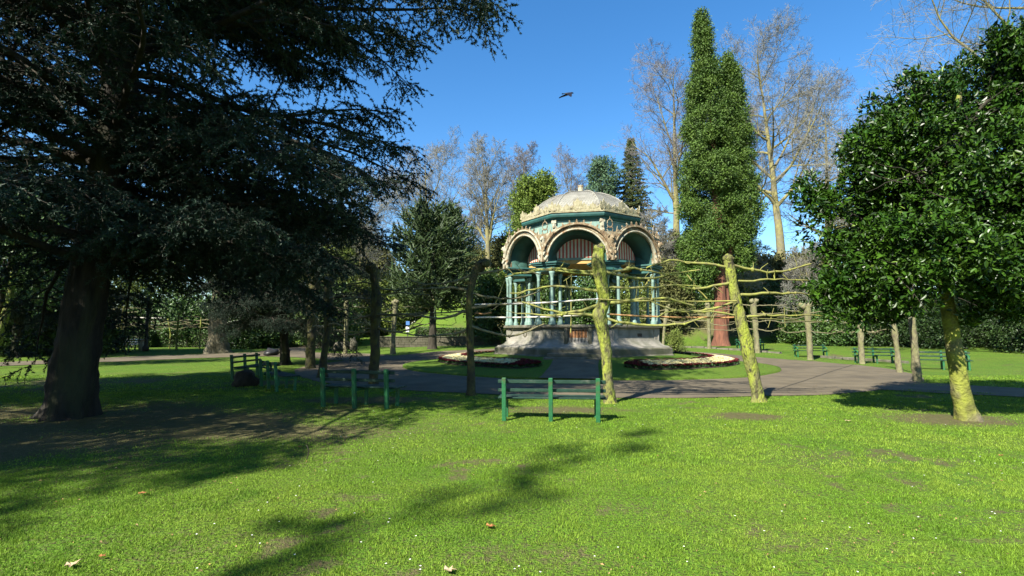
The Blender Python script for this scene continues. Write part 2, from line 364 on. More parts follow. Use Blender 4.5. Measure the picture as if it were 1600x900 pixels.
yl = sorted(set([-60, -40, -25, -15, -10, -6, -3] + [0] + list(np.arange(1.0, 20, .14)) + lines(20, 400, .2, 1.04)))
xr = list(np.arange(0, 15, .14)) + lines(15, 400, .2, 1.05)
xl = np.array(sorted(set([-v for v in xr] + xr))); yl = np.array(yl)
gx, gy = np.meshgrid(xl, yl); nx, ny = len(xl), len(yl)
gv = np.stack([gx.ravel(), gy.ravel(), T(gx, gy).ravel()], 1)
i = np.arange(ny - 1)[:, None] * nx + np.arange(nx - 1)[None, :]
gf = np.stack([i, i + 1, i + nx + 1, i + nx], -1).reshape(-1, 4)
gm = nmesh('ground', [(gv, gf)], True)
at = gm.attributes.new('dirt', 'FLOAT', 'POINT'); at.data.foreach_set('value', dirt(gv[:, 0], gv[:, 1]).astype(np.float32))
tag(obj('ground', gm, M['lawn']), kind='structure')

def ring_strip(name, r0, r1, zf, m, n=240, k=10, edge=0.12, seed=1):
    a = np.arange(n) / n * 2 * math.pi; rng = np.random.default_rng(seed)
    e0 = edge * (vnoise(np.cos(a) * 6, np.sin(a) * 6, 1, seed) - .5) * 2; e1 = edge * (vnoise(np.cos(a) * 9, np.sin(a) * 9, 1, seed + 3) - .5) * 2
    rr = np.linspace(0, 1, k + 1)
    r = (r0 + e0)[:, None] * (1 - rr) + (r1 + e1)[:, None] * rr
    x = KX + r * np.cos(a)[:, None]; y = KY + r * np.sin(a)[:, None]
    v = np.stack([x, y, zf(x, y)], -1).reshape(-1, 3)
    i = np.arange(n)[:, None] * (k + 1) + np.arange(k)[None, :]; j = ((np.arange(n) + 1) % n)[:, None] * (k + 1) + np.arange(k)[None, :]
    f = np.stack([i, i + 1, j + 1, j], -1).reshape(-1, 4)
    return tag(obj(name, [(v, f)], m, smooth=True), kind='structure')
ring_strip('ring_path', 9.05, 13.9, lambda x, y: T(x, y) + .016, M['path'])
def strip(name, pts, widths, m, zf, off, n=60, k=6, edge=.15):
    pts = np.array(pts, float); t = np.linspace(0, 1, n); tt = np.linspace(0, 1, len(pts))
    c = np.stack([np.interp(t, tt, pts[:, q]) for q in (0, 1)], 1)
    for _ in range(6): c[1:-1] = .25 * c[:-2] + .5 * c[1:-1] + .25 * c[2:]
    w = np.interp(t, tt, widths); d = nrm(np.gradient(c, axis=0)); nn = np.stack([-d[:, 1], d[:, 0]], 1)
    s = np.linspace(-.5, .5, k + 1)
    wob = 1 + edge * (vnoise(c[:, 0], c[:, 1], .7, 4) - .5)
    p = c[:, None, :] + nn[:, None, :] * (w * wob)[:, None, None] * s[None, :, None]
    v = np.stack([p[..., 0], p[..., 1], zf(p[..., 0], p[..., 1]) + off], -1).reshape(-1, 3)
    i = np.arange(n - 1)[:, None] * (k + 1) + np.arange(k)[None, :]
    f = np.stack([i, i + 1, i + k + 2, i + k + 1], -1).reshape(-1, 4)
    return tag(obj(name, [(v, f)], m, smooth=True), kind='structure')
strip('side_path', [(11.5, 16.6), (15, 13.6), (20, 11.8), (32, 9.5)], [3.6, 3.0, 3.0, 3.2], M['path'], T, .022)
strip('left_path', [(-7.5, 31), (-11, 34.5), (-17, 37.5), (-23, 33.5), (-27, 27), (-36, 20)], [4.2, 4.6, 4.6, 5.0, 5.0, 5.0], M['path'], T, .024, n=90)
strip('back_path', [(-17, 37.5), (-19, 44), (-20, 56)], [3.4, 3.0, 3.0], M['path'], T, .029)

# lawn island with a cut turf edge, rising to the bandstand
n, k = 200, 34
a = np.arange(n) / n * 2 * math.pi
edge = 9.2 + .05 * (vnoise(np.cos(a) * 8, np.sin(a) * 8, 1, 2) - .5)
rr = np.linspace(0.25, 1, k); r = np.minimum(rr[None, :] * 9.2, 99) * (edge / 9.2)[:, None]
z = mound(r) + .012 * (vnoise(KX + r * np.cos(a)[:, None], KY + r * np.sin(a)[:, None], 2.2, 3) - .5)
r = np.concatenate([r, r[:, -1:] + .015], 1); z = np.concatenate([z, np.full((n, 1), -.05)], 1); k += 1
v = np.stack([KX + r * np.cos(a)[:, None], KY + r * np.sin(a)[:, None], z], -1).reshape(-1, 3)
i = np.arange(n)[:, None] * k + np.arange(k - 1)[None, :]; j = ((np.arange(n) + 1) % n)[:, None] * k + np.arange(k - 1)[None, :]
tag(obj('lawn_island', [(v, np.stack([i, i + 1, j + 1, j], -1).reshape(-1, 4))], M['lawn_plain'], smooth=True), kind='structure')
KROT = R(-10.8)
def K2W(lx, ly): c, s = math.cos(KROT), math.sin(KROT); return (KX + lx * c - ly * s, KY + lx * s + ly * c)
p0, p1 = K2W(0, -4.6), K2W(0, -9.35)
strip('bandstand_path', [p0, ((p0[0] + p1[0]) / 2, (p0[1] + p1[1]) / 2), p1], [1.9, 1.9, 2.1], M['path'], lambda x, y: mound(np.hypot(x - KX, y - KY)), .02, n=30, edge=.05)

# stone edging behind the far benches
rng = np.random.default_rng(5); parts = []
for aa in np.arange(R(4), R(66), .055):
    rr_ = 17.6 + rng.normal(0, .06); x, y = KX + rr_ * math.cos(aa), KY + rr_ * math.sin(aa)
    if rng.random() < .12: continue
    hh = .09 + rng.random() * .08
    parts.append(xf(bbox(-.46, .46, -.14, .14, -.1, hh, .03), aa + math.pi / 2 + rng.normal(0, .05), (x, y, Tz(x, y))))
tag(obj('kerb', parts, M['stone_dark']), kind='structure')

# ------------------------------------------------------------------ grass blades near the viewer, daisies
rng = np.random.default_rng(11)
def blades(n, y0, y1, hgt, wid, power=1.0):
    y = y0 + (y1 - y0) * rng.random(n) ** power; x = (rng.random(n) * 2 - 1) * (y * 1.12 + 1.0)
    d = dirt(x, y); keep = rng.random(n) > np.clip(d * 1.35 - .12, 0, .97)
    keep &= (vnoise(x, y, 8.5, 31) * .6 + vnoise(x, y, 19, 32) * .4 > .37) | (rng.random(n) < .25)
    rk = np.hypot(x - KX, y - KY); keep &= (rk > 13.9 + .12 * rng.normal(0, 1, n)); 
    keep &= ~((np.abs((y - (16.6 - .62 * (x - 11.5)))) < 1.6) & (x > 10.5) & (y < 16))
    x, y, d = x[keep], y[keep], d[keep]; m = len(x)
    tuft = vnoise(x, y, 5.0, 9); h = hgt * (.45 + .9 * tuft + .35 * rng.random(m)) * (1 - .5 * d)
    a = rng.random(m) * 6.283; ln = nrm(np.stack([rng.normal(0, .55, m), rng.normal(0, .55, m), np.ones(m)], 1))
    B = np.stack([x, y, T(x, y) - .004], 1); s = np.stack([np.cos(a), np.sin(a), np.zeros(m)], 1) * (wid * (.6 + .8 * rng.random(m)))[:, None]
    V = np.stack([B - s, B + s, B + ln * h[:, None]], 1).reshape(-1, 3)
    return V, np.arange(m * 3).reshape(-1, 3)
M['blade'] = mat('blade', (0.118, 0.222, 0.016), (0.186, 0.272, 0.03), 0.7, 0.65, island=0.5, translucent=0.35, spec=.2, c3=(0.09, 0.18, 0.016), s3=1.6, lo3=.5, hi3=.7)
tag(obj('grass', [blades(420000, 2.8, 6.5, .026, .0034), blades(420000, 6.5, 14.5, .032, .0058), blades(120000, 14.0, 20.0, .045, .011)], M['blade']),
    'short bright green lawn grass with worn patches', 'grass', kind='stuff')
n = 420; y = 3.3 + 14 * rng.random(n) ** 1.2; x = (rng.random(n) * 2 - 1) * y
clus = vnoise(x, y, .5, 21) + .35 * sstep(-2, 6, x); ok = (clus > .62) & (np.hypot(x - KX, y - KY) > 14.3) & (dirt(x, y) < .6) & (x > -4.5); x, y = x[ok], y[ok]; m = len(x)
C = np.stack([x, y, T(x, y) + .035], 1); parts = []
for q in range(6):
    aa = q * math.pi / 3; dd = np.tile([[math.cos(aa), math.sin(aa), .25]], (m, 1))
    parts.append(leaves(C, dd, np.tile([[0, 0, 1.0]], (m, 1)), (.006 + .005 * rng.random(m)) * (.6 + .07 * y), .008))
tag(obj('daisies', parts, M['daisy']), 'tiny white daisies dotted over the sunny lawn', 'daisies', kind='stuff')

# scattered brown bits of leaf and twig on lawn and path
n = 1900; y = 3.0 + 20 * rng.random(n) ** 1.1; x = (rng.random(n) * 2 - 1) * (y * 1.05 + .5); keep = (vnoise(x, y, .8, 41) + .4 * (x < -2) + .3 * rng.random(n) > .62) & (np.hypot(x - KX, y - KY) > 9.4); x, y = x[keep], y[keep]; m = len(x)
C = np.stack([x, y, T(x, y) + .022 + .012 * rng.random(m)], 1); aa = rng.random(m) * 6.283
M['litter'] = mat('litter', (0.20, 0.105, 0.04), (0.27, 0.19, 0.09), 5, 0.85, island=.5)
tag(obj('leaf_litter', [leaves(C, np.stack([np.cos(aa), np.sin(aa), .2 * rng.normal(0, 1, m)], 1), np.stack([.4 * rng.normal(0, 1, m), .4 * rng.normal(0, 1, m), np.ones(m)], 1), .012 + .022 * rng.random(m) ** 2, .008 + .012 * rng.random(m), .3)], M['litter']), 'tiny scraps of brown leaf litter over lawn and path', 'leaf litter', kind='stuff')
# ------------------------------------------------------------------ bandstand
KB = empty('bandstand', (KX, KY, .5), KROT, 'octagonal teal and cream Victorian bandstand with ribbed pale dome on a stone base', 'bandstand')
O8 = math.pi / 8
def octa(prof): return lathe(prof, 8, rot=-math.pi / 2 + O8)     # a flat face towards -Y
def face(parts, k): return [xf(p, k * math.pi / 4) for p in parts]
RA, RD = 4.12, 2.97; A_A, A_D = RA * math.cos(O8), RD * math.cos(O8)
# stone base
V, Q = octa([(0, -.2), (5.05, -.2), (5.05, .10), (4.98, .16), (4.98, .40), (4.90, .46), (0, .46)])
obj('plinth', [(V, Q)], M['stone_dark'], KB)
prof = [(4.86, .44), (4.80, .52)] + [(4.80 - .52 * math.sin(t) , .52 + .42 * (1 - math.cos(t))) for t in np.linspace(.15, math.pi / 2, 7)] + [(4.26, 1.0), (4.25, 1.30), (4.30, 1.32), (4.30, 1.37)]
obj('base_wall', [octa(prof)], M['stone'], KB)
obj('ledge', [octa([(4.2, 1.372), (4.44, 1.375), (4.48, 1.40), (4.48, 1.48), (4.43, 1.52), (0, 1.53)])], M['stone_dark'], KB)
for k in range(8):
    for s in (-1, 1): obj('pier_panel', [xf(bbox(s * 1.51 - .21, s * 1.51 + .21, -A_A - .17, -A_A + .2, .60, 1.36, .02), k * math.pi / 4)], M['stone'], KB)
# gate: wooden door behind iron bars with stone jambs
yb = -A_A - .20
d = obj('gate', [bbox(-.42, .42, yb + .05, yb + .10, .55, 1.30, .01)], M['door_wood'], KB)
obj('gate_bars', [tubes([[q, yb - .02, .50], [q, yb - .02, 1.34]], [.014, .014], 6) for q in np.linspace(-.48, .48, 7)] + [bbox(-.5, .5, yb - .035, yb - .005, .52, .55, .004), bbox(-.5, .5, yb - .035, yb - .005, 1.29, 1.32, .004)], M['iron'], d)
for s in (-1, 1): obj('gate_jamb', [bbox(s * .58 - .08, s * .58 + .08, yb - .10, yb + .15, .45, 1.36, .02)], M['stone_dark'], d)
for q, (y0, z1) in enumerate(((-5.55, .10), (-5.20, .25))):
    obj('step', [bbox(-1.5 + .12 * q, 1.5 - .12 * q, y0, -4.5, -.15 if q == 0 else .0, z1, .02)], M['stone_dark'], KB)
g = [xf(bbox(-.17, .17, -A_A - .16, -A_A + .02, .92, 1.08, .01), math.pi / 4)]
obj('vent_grille', [xf(bbox(.1, .42, -A_A - .14, -A_A - .09, .95, 1.12, .008), math.pi / 4)] + [xf(bbox(.12 + .06 * q, .15 + .06 * q, -A_A - .155, -A_A - .14, .96, 1.11, .004), math.pi / 4) for q in range(5)], M['iron'], KB)
rt = []
for s in range(10):
    t = s / 10 * 6.283; rt.append(xf(lathe([(0, -.05), (.05, -.03), (.055, .0), (.04, .04), (0, .05)], 7), 0, (.13 * math.cos(t), -A_A - .13, 1.12 + .15 * math.sin(t))))
obj('wreath', [xf(p, -math.pi / 4) for p in rt], M['stone_dark'], KB)
for o in list(KB.children): o.scale = (.94, .94, 1.0)
# columns: four to a corner
cprof = [(.0, 1.50), (.15, 1.50), (.15, 1.58), (.135, 1.62), (.145, 1.67), (.11, 1.74), (.095, 1.80), (.078, 2.15), (.082, 2.17), (.074, 2.22), (.070, 3.55), (.085, 3.58), (.070, 3.62), (.080, 3.74), (.13, 3.90), (.14, 3.98), (.0, 3.98)]
colm = nmesh('column', [lathe(cprof, 14)], True)
for k in range(8):
    th = -math.pi / 2 + O8 + k * math.pi / 4
    for rad, off in ((3.92, .36), (3.92, -.36), (2.92, .25), (2.92, -.25)):
        c, s = math.cos(th), math.sin(th)
        o = obj('column', colm, M['teal'] if not colm.materials else [], KB, loc=(rad * c - off * s, rad * s + off * c, 0))
    ib = [bbox(-.72, .40, -.56, .56, 4.00, 4.10, .015), bbox(-.66, .36, -.50, .50, 4.10, 4.26, .01), bbox(-.80, .46, -.64, .64, 4.26, 4.34, .015), bbox(-.86, .52, -.70, .70, 4.34, 4.43, .015)]
    obj('impost', [xf(p, th, (3.58 * math.cos(th), 3.58 * math.sin(th), 0)) for p in ib], M['teal_post'], KB)
    br = []
    for sg in (-1, 1):                                              # little pierced brackets between the inner columns
        arc = [[.25 * sg - sg * .34 * (1 - math.cos(t)), 0, 3.62 + .36 * math.sin(t)] for t in np.linspace(0, math.pi / 2, 6)]
        br.append(tubes([[2.92 * math.cos(th) - p[0] * math.sin(th), 2.92 * math.sin(th) + p[0] * math.cos(th), p[2]] for p in arc], [.028] * 6, 5))
    obj('bracket', br, M['teal'], KB)
SPR = 4.43
def arcband(r0, r1, y0, y1, stilt=.10, n=28, r0b=None, r1b=None):
    """half-ring in the xz plane between radii, from y0 (front) to y1 (back)"""
    t = np.linspace(0, math.pi, n); pts = []
    for r, y in ((r0, y0), (r1, y0), (r1b or r1, y1), (r0b or r0, y1)):
        x = r * np.cos(t); zz = SPR + stilt + r * np.sin(t)
        x = np.concatenate([[r], x, [-r]]); zz = np.concatenate([[SPR], zz, [SPR]])
        pts.append(np.stack([x, np.full(n + 2, y), zz], 1))
    m = n + 2; Vv = np.concatenate(pts); f = []
    for q in range(4):
        b0, b1 = q * m, ((q + 1) % 4) * m
        f += [[b0 + i, b0 + i + 1, b1 + i + 1, b1 + i] for i in range(m - 1)]
    return Vv, np.array(f)
arch_m = nmesh('arch', [arcband(1.34, 1.41, -A_A - .10, -A_A + .10)], True)
band_m = nmesh('archivolt', [arcband(1.415, 1.56, -A_A - .03, -A_A + .16), arcband(1.565, 1.63, -A_A - .13, -A_A + .05)], True); band_c = band_m.copy()
rb = []
for t in np.linspace(.25, math.pi - .25, 15):
    pr = prism([[-.07, 0], [-.10, .08], [-.04, .12], [-.05, .20], [0, .27], [.05, .19], [.04, .12], [.10, .08], [.07, 0]], -.03, .03)
    v, f = pr; c, s = math.cos(math.pi / 2 - t), math.sin(math.pi / 2 - t)
    v = np.stack([v[:, 0] * c + v[:, 2] * s, v[:, 1], -v[:, 0] * s + v[:, 2] * c], 1) * .8
    rb.append((v + np.array([1.62 * math.cos(t), -A_A - .06, SPR + .10 + 1.62 * math.sin(t)]), f))
crest_m = nmesh('arch_cresting', rb + [arcband(1.632, 1.69, -A_A - .08, -A_A - .01)])
vault_m = nmesh('vault', [arcband(1.36, 1.55, -A_A + .165, -A_D + .02, r0b=1.10, r1b=1.30)], True)
# striped canvas lunette
def lunette():
    pr = []; n = 26
    xs = np.linspace(-1.12, 1.12, n + 1); w = []
    for q in range(n):
        x0, x1 = xs[q], xs[q + 1]; top0 = math.sqrt(max(0, 1.125 ** 2 - x0 * x0)); top1 = math.sqrt(max(0, 1.125 ** 2 - x1 * x1))
        zb = SPR + .30; y = -A_D - .04
        z0, z1 = max(SPR + .10 + top0, zb), max(SPR + .10 + top1, zb)
        bul = .05 * math.sin(q * 1.7)
        vv = np.array([[x0, y, zb], [x1, y, zb], [x1, y + .02, z1], [x0, y + .02, z0], [x0, y + .03, zb], [x1, y + .03, zb], [x1, y + .04, z1], [x0, y + .04, z0]])
        ff = np.array([[0, 1, 2, 3], [5, 4, 7, 6], [0, 4, 5, 1]])
        pr.append((vv, ff, q % 2))
    return nmesh('lunette', pr)
M['stripe_red'] = mat('stripe_red', (0.42, 0.075, 0.05), (0.34, 0.065, 0.045), 4, 0.85)
M['stripe_white'] = mat('stripe_white', (0.55, 0.50, 0.37), (0.47, 0.43, 0.32), 4, 0.85)
lun_m = lunette(); lun_m.materials.append(M['stripe_red']); lun_m.materials.append(M['stripe_white'])
def attach(name, me, m, rz):
    if m and not me.materials: me.materials.append(m)
    o = bpy.data.objects.new(name, me); col.objects.link(o); o.parent = KB; o.rotation_euler = (0, 0, rz); return o
arch_m.materials.append(M['cream']); crest_m.materials.append(M['rust']); band_m.materials.append(M['rust']); band_c.materials.append(M['cream'])
for k in range(8):
    rz = k * math.pi / 4
    attach('arch', arch_m, None, rz); attach('archivolt', band_c if k in (6, 7) else band_m, None, rz); attach('vault', vault_m, M['teal_dark'], rz); attach('arch_cresting', crest_m, None, rz); attach('lunette', lun_m, None, rz)
# spandrel filling between neighbouring arches, standing on the imposts
for k in range(8):
    th = -math.pi / 2 + O8 + k * math.pi / 4
    w = [(.14, SPR), (.16, SPR + .5), (.24, SPR + .85), (.42, SPR + 1.15), (.55, SPR + 1.32)]
    o = [[-a_, z_] for a_, z_ in w] + [[a_, z_] for a_, z_ in reversed(w)]
    v, f = prism(o, -.10, .16); v = np.stack([-v[:, 1] + 3.98, v[:, 0], v[:, 2]], 1); obj('spandrel', [xf((v, f), th)], M['rust'], KB)
# corner figures: winged cartouches on the imposts, with an iron loop above
def figure(th):
    pr = []
    body = [[.0, 0, SPR], [.12, 0, SPR + .18], [.20, 0, SPR + .40], [.12, 0, SPR + .62], [.14, 0, SPR + .85], [.26, 0, SPR + 1.02], [.22, 0, SPR + 1.18]]
    pr.append(tubes(body, [.13, .17, .14, .12, .15, .13, .05], 9))
    pr.append(tubes([[.26, 0, SPR + 1.0], [.36, 0, SPR + 1.05], [.42, 0, SPR + .98]], [.10, .08, .02], 8))
    for s in (-1, 1):
        for q in range(4):
            b = .55 + q * .12
            pr.append(tubes([[.08, s * .08, SPR + b], [.10, s * (.20 + .02 * q), SPR + b + .22], [.04, s * (.26 + .03 * q), SPR + b + .50 + .07 * q]], [.06, .075, .012], 6))
        pr.append(tubes([[.10, s * .05, SPR + .05], [.24, s * .16, SPR + .12], [.18, s * .24, SPR + .30], [.06, s * .18, SPR + .38]], [.07, .08, .06, .02], 7))
        pr.append(tubes([[.15, s * .10, SPR + .45], [.30, s * .12, SPR + .40], [.36, s * .10, SPR + .28]], [.05, .06, .03], 7))
    return [xf(p, th, (3.92 * math.cos(th), 3.92 * math.sin(th), 0)) for p in pr]
lp = [[.0, .13 * math.sin(t), SPR + 1.72 - .20 * math.cos(t)] for t in np.linspace(0, 6.283, 17)]
lp2 = [[.0, .17 * math.sin(t) * (.5 + .5 * math.sin(t / 2)), SPR + 1.44 - .14 * math.cos(t)] for t in np.linspace(0, 6.283, 17)]
lps = [[.0, q * s * .02, SPR + 1.2 + .04 * q] for s in (1,) for q in range(2)]
for k in range(8):
    th = -math.pi / 2 + O8 + k * math.pi / 4
    obj('winged_figure', figure(th), M['cream'] if k in (4, 5, 6, 7, 3) else M['rust'], KB, smooth=True)
    ps = [tubes(lp, [.024] * 17, 6), tubes(lp2, [.022] * 17, 6), tubes([[0, 0, SPR + 1.0], [0, 0, SPR + 1.36]], [.03, .03], 6), tubes([[0, 0, SPR + 1.9], [0, 0, SPR + 2.06]], [.03, .008], 6)]
    obj('iron_loop', [xf(p, th, (3.92 * math.cos(th), 3.92 * math.sin(th), 0)) for p in ps], M['rust'], KB)
# drum, cornice, cresting, dome
obj('frieze', [octa([(RD - .05, SPR + .2), (RD, SPR + .2), (RD, 6.50), (RD + .03, 6.50), (RD + .03, 6.56), (RD - .05, 6.56)])], M['teal'], KB)
for k in range(8):
    th = -math.pi / 2 + O8 + k * math.pi / 4
    obj('pilaster', [xf(p, th, (RD * math.cos(th), RD * math.sin(th), 0)) for p in (bbox(-.06, .06, -.09, .09, 5.6, 6.50, .012), bbox(-.06, .10, -.13, .13, 6.42, 6.58, .012), bbox(-.05, .13, -.06, .06, 6.2, 6.42, .02))], M['cream'], KB)
obj('cornice', [octa([(RD, 6.56), (RD + .10, 6.58), (RD + .12, 6.66), (RD + .26, 6.70), (RD + .30, 6.78), (RD + .30, 6.86), (RD + .20, 6.88), (0, 6.885)])], M['teal_post'], KB)
obj('gutter', [octa([(RD + .12, 6.885), (RD + .34, 6.89), (RD + .34, 6.93), (RD + .1, 6.95)])], M['crest'], KB)
rng = np.random.default_rng(3)
def palmette(h, w):
    pr = []
    for a, l, wd in ((0, 1, .34), (.45, .85, .3), (-.45, .85, .3), (.95, .6, .28), (-.95, .6, .28)):
        l *= h; wd *= w
        o = [[0, 0], [wd * .5, l * .35], [wd * .62, l * .7], [0, l], [-wd * .62, l * .7], [-wd * .5, l * .35]]
        v, f = prism(o, -.02, .02); c, s = math.cos(a), math.sin(a)
        pr.append((np.stack([v[:, 0] * c + v[:, 2] * s, v[:, 1] + .02 * abs(a), -v[:, 0] * s + v[:, 2] * c], 1), f))
    return pr
apo = (RD + .24) * math.cos(O8); half = (RD + .24) * math.sin(O8)
for k in range(8):
    pr = [bbox(-half, half, -apo - .02, -apo + .03, 6.95, 7.03, .008)]
    for q, x in enumerate(np.linspace(-half + .10, half - .10, 12)):
        h = (.34 if q % 2 else .24) * (.85 + .3 * rng.random()); lean = rng.normal(0, .06)
        for v, f in palmette(h, h * 1.0): pr.append((v + np.array([x, -apo + lean * .3, 7.0]), f))
        t = np.linspace(0, 5.2, 9); rr_ = .07 - .009 * t
        for s in (-1, 1): pr.append(tubes(np.stack([x + s * (.085 - rr_ * np.cos(t)), np.full(9, -apo), 7.10 + rr_ * np.sin(t)], 1), np.full(9, .017), 5))
    pr += [(v + np.array([0, -apo - .02, 7.05]), f) for v, f in palmette(.55, .5)]
    pr += [xf(p, 0, (-half, -apo, 7.0)) for p in palmette(.5, .35)]
    obj('roof_cresting', face(pr, k), M['crest'], KB)
dp = np.array([(3.06, 6.90), (3.04, 7.06), (2.96, 7.26), (2.80, 7.50), (2.56, 7.75), (2.24, 8.0), (1.82, 8.24), (1.32, 8.43), (.78, 8.56), (.30, 8.63), (.14, 8.64)]) * np.array([.93, 1.0])
M['dome_tile'] = mat('dome_tile', (0.235, 0.23, 0.195), (0.175, 0.172, 0.145), 3.0, 0.85, 0.3, 14, c3=(0.13, 0.12, 0.09), s3=1.6, lo3=.52, hi3=.72)
tl = []                                                              # overlapping diamond tiles on each of the eight panels
for k in range(8):
    t = np.linspace(0, 1, 23)
    s = np.concatenate([[0], np.cumsum(np.hypot(np.diff(dp[:, 0]), np.diff(dp[:, 1])))]); s /= s[-1]
    for q in range(21):
        for side in range(14):
            u0 = (side + (.5 if q % 2 else 0)) / 14
            def P(u, w):
                w = min(max(w, 0), 1); rr_ = np.interp(w, s, dp[:, 0]); zz = np.interp(w, s, dp[:, 1]); ap = rr_ * math.cos(O8); hw = rr_ * math.sin(O8)
                return [(-1 + 2 * min(max(u, 0), 1)) * hw, -ap, zz]
            a_, b_, c_, d_ = P(u0 - 1 / 28, t[q + 1] if q < 22 else 1), P(u0, t[q]), P(u0 + 1 / 28, t[q + 1]), P(u0, t[min(q + 2, 22)])
            v = np.array([b_, c_, d_, a_]); v[0, 1] -= .018; v[0, 2] += .012; v[2, 1] += .002
            tl.append(xf((v, np.array([[0, 1, 2, 3]])), k * math.pi / 4))
dome = obj('dome', [octa(dp - np.array([0.012, .012]))] + tl, M['dome_tile'], KB)
for k in range(8):
    th = -math.pi / 2 + O8 + k * math.pi / 4
    obj('dome_rib', [tubes([[r_ * math.cos(th), r_ * math.sin(th), z_ + .01] for r_, z_ in dp], np.full(len(dp), .035), 6)], M['dome_tile'], KB, smooth=True)
obj('finial', [lathe([(.0, 8.60), (.26, 8.60), (.26, 8.66), (.16, 8.70), (.15, 8.74), (.15, 8.98), (.17, 9.0), (.17, 9.04), (0, 9.05)], 14)], M['cream'], KB)
# ceiling of tan boards, deck floor, inner frame
cb = []
for q in range(34):
    x0 = -2.9 + q * .172; x1 = x0 + .166; xm = max(abs(x0), abs(x1))
    yy = min(A_D - .06, (RD / math.cos(O8) * math.cos(O8) * 1.30 - xm)); 
    if yy > 0: cb.append(box(x0, x1, -yy, yy, SPR + .32 + .004 * (q % 2), SPR + .36))
obj('ceiling', cb, M['tan_board'], KB)
obj('valance', [octa([(RD - .10, SPR + .02), (RD - .06, SPR + .02), (RD - .06, SPR + .32), (RD - .10, SPR + .32)])], M['tan_board'], KB)
# ------------------------------------------------------------------ pollarded limes trained on rails round the ring path
def noisy_tube(P, Rr, sides=14, rings=44, amp=.18, freq=6.0, seed=0, flare=0.0, burr=0.0, twist=0.0):
    """one tapering trunk with an uneven surface; P (n,3) control points, Rr (n,)"""
    P = np.asarray(P, float); t = np.linspace(0, 1, len(P)); u = np.linspace(0, 1, rings)
    c = np.stack([np.interp(u, t, P[:, q]) for q in range(3)], 1)
    for _ in range(max(2, rings // 12)): c[1:-1] = .25 * c[:-2] + .5 * c[1:-1] + .25 * c[2:]
    r = np.interp(u, t, Rr); V, Q = tubes(c, r, sides)
    V = V.reshape(rings, sides, 3); ctr = c[:, None, :]
    out = V - ctr; hgt = np.linalg.norm(P[-1] - P[0])
    for i in range(rings):
        for j in range(sides):
            p = V[i, j]
            d = amp * (mnoise.noise((p[0] * freq + seed, p[1] * freq, p[2] * freq * .45)) + .5 * mnoise.noise((p[0] * freq * 2.6, p[1] * freq * 2.6 + seed, p[2] * freq * 1.3)) + .35 * mnoise.noise((p[0] * freq * 6 + seed, p[1] * freq * 6, p[2] * freq * 3)))
            if burr: d += burr * max(0, mnoise.noise((p[0] * 3.1 + seed * 2, p[1] * 3.1, p[2] * 2.2)) - .12) * 2.2
            if flare:
                h = np.linalg.norm(c[i] - c[0]); e = math.exp(-h / flare)
                a = j / sides * 2 * math.pi; d += e * (.30 + .28 * math.sin(a * 3 + seed) + .2 * math.sin(a * 5 + seed * 2))
            V[i, j] = ctr[i, 0] + out[i, j] * (1 + d)
    cap = [[(rings - 1) * sides + j for j in range(sides)]]
    return (V.reshape(-1, 3), Q), (V.reshape(-1, 3)[-sides:], np.array([[0, j, j + 1] for j in range(1, sides - 1)]))
def knob(c, r, seed, sq=1.0):
    n, s = 9, 12; t = np.linspace(0, math.pi, n)
    V, Q = lathe(np.stack([r * np.sin(t) + 1e-4, -r * sq * np.cos(t)], 1), s)
    for i in range(len(V)): V[i] *= 1 + .45 * mnoise.noise(tuple(V[i] / r * 1.3 + seed)) + .25 * mnoise.noise(tuple(V[i] / r * 3 + seed))
    return V + np.asarray(c, float), Q
POL = []
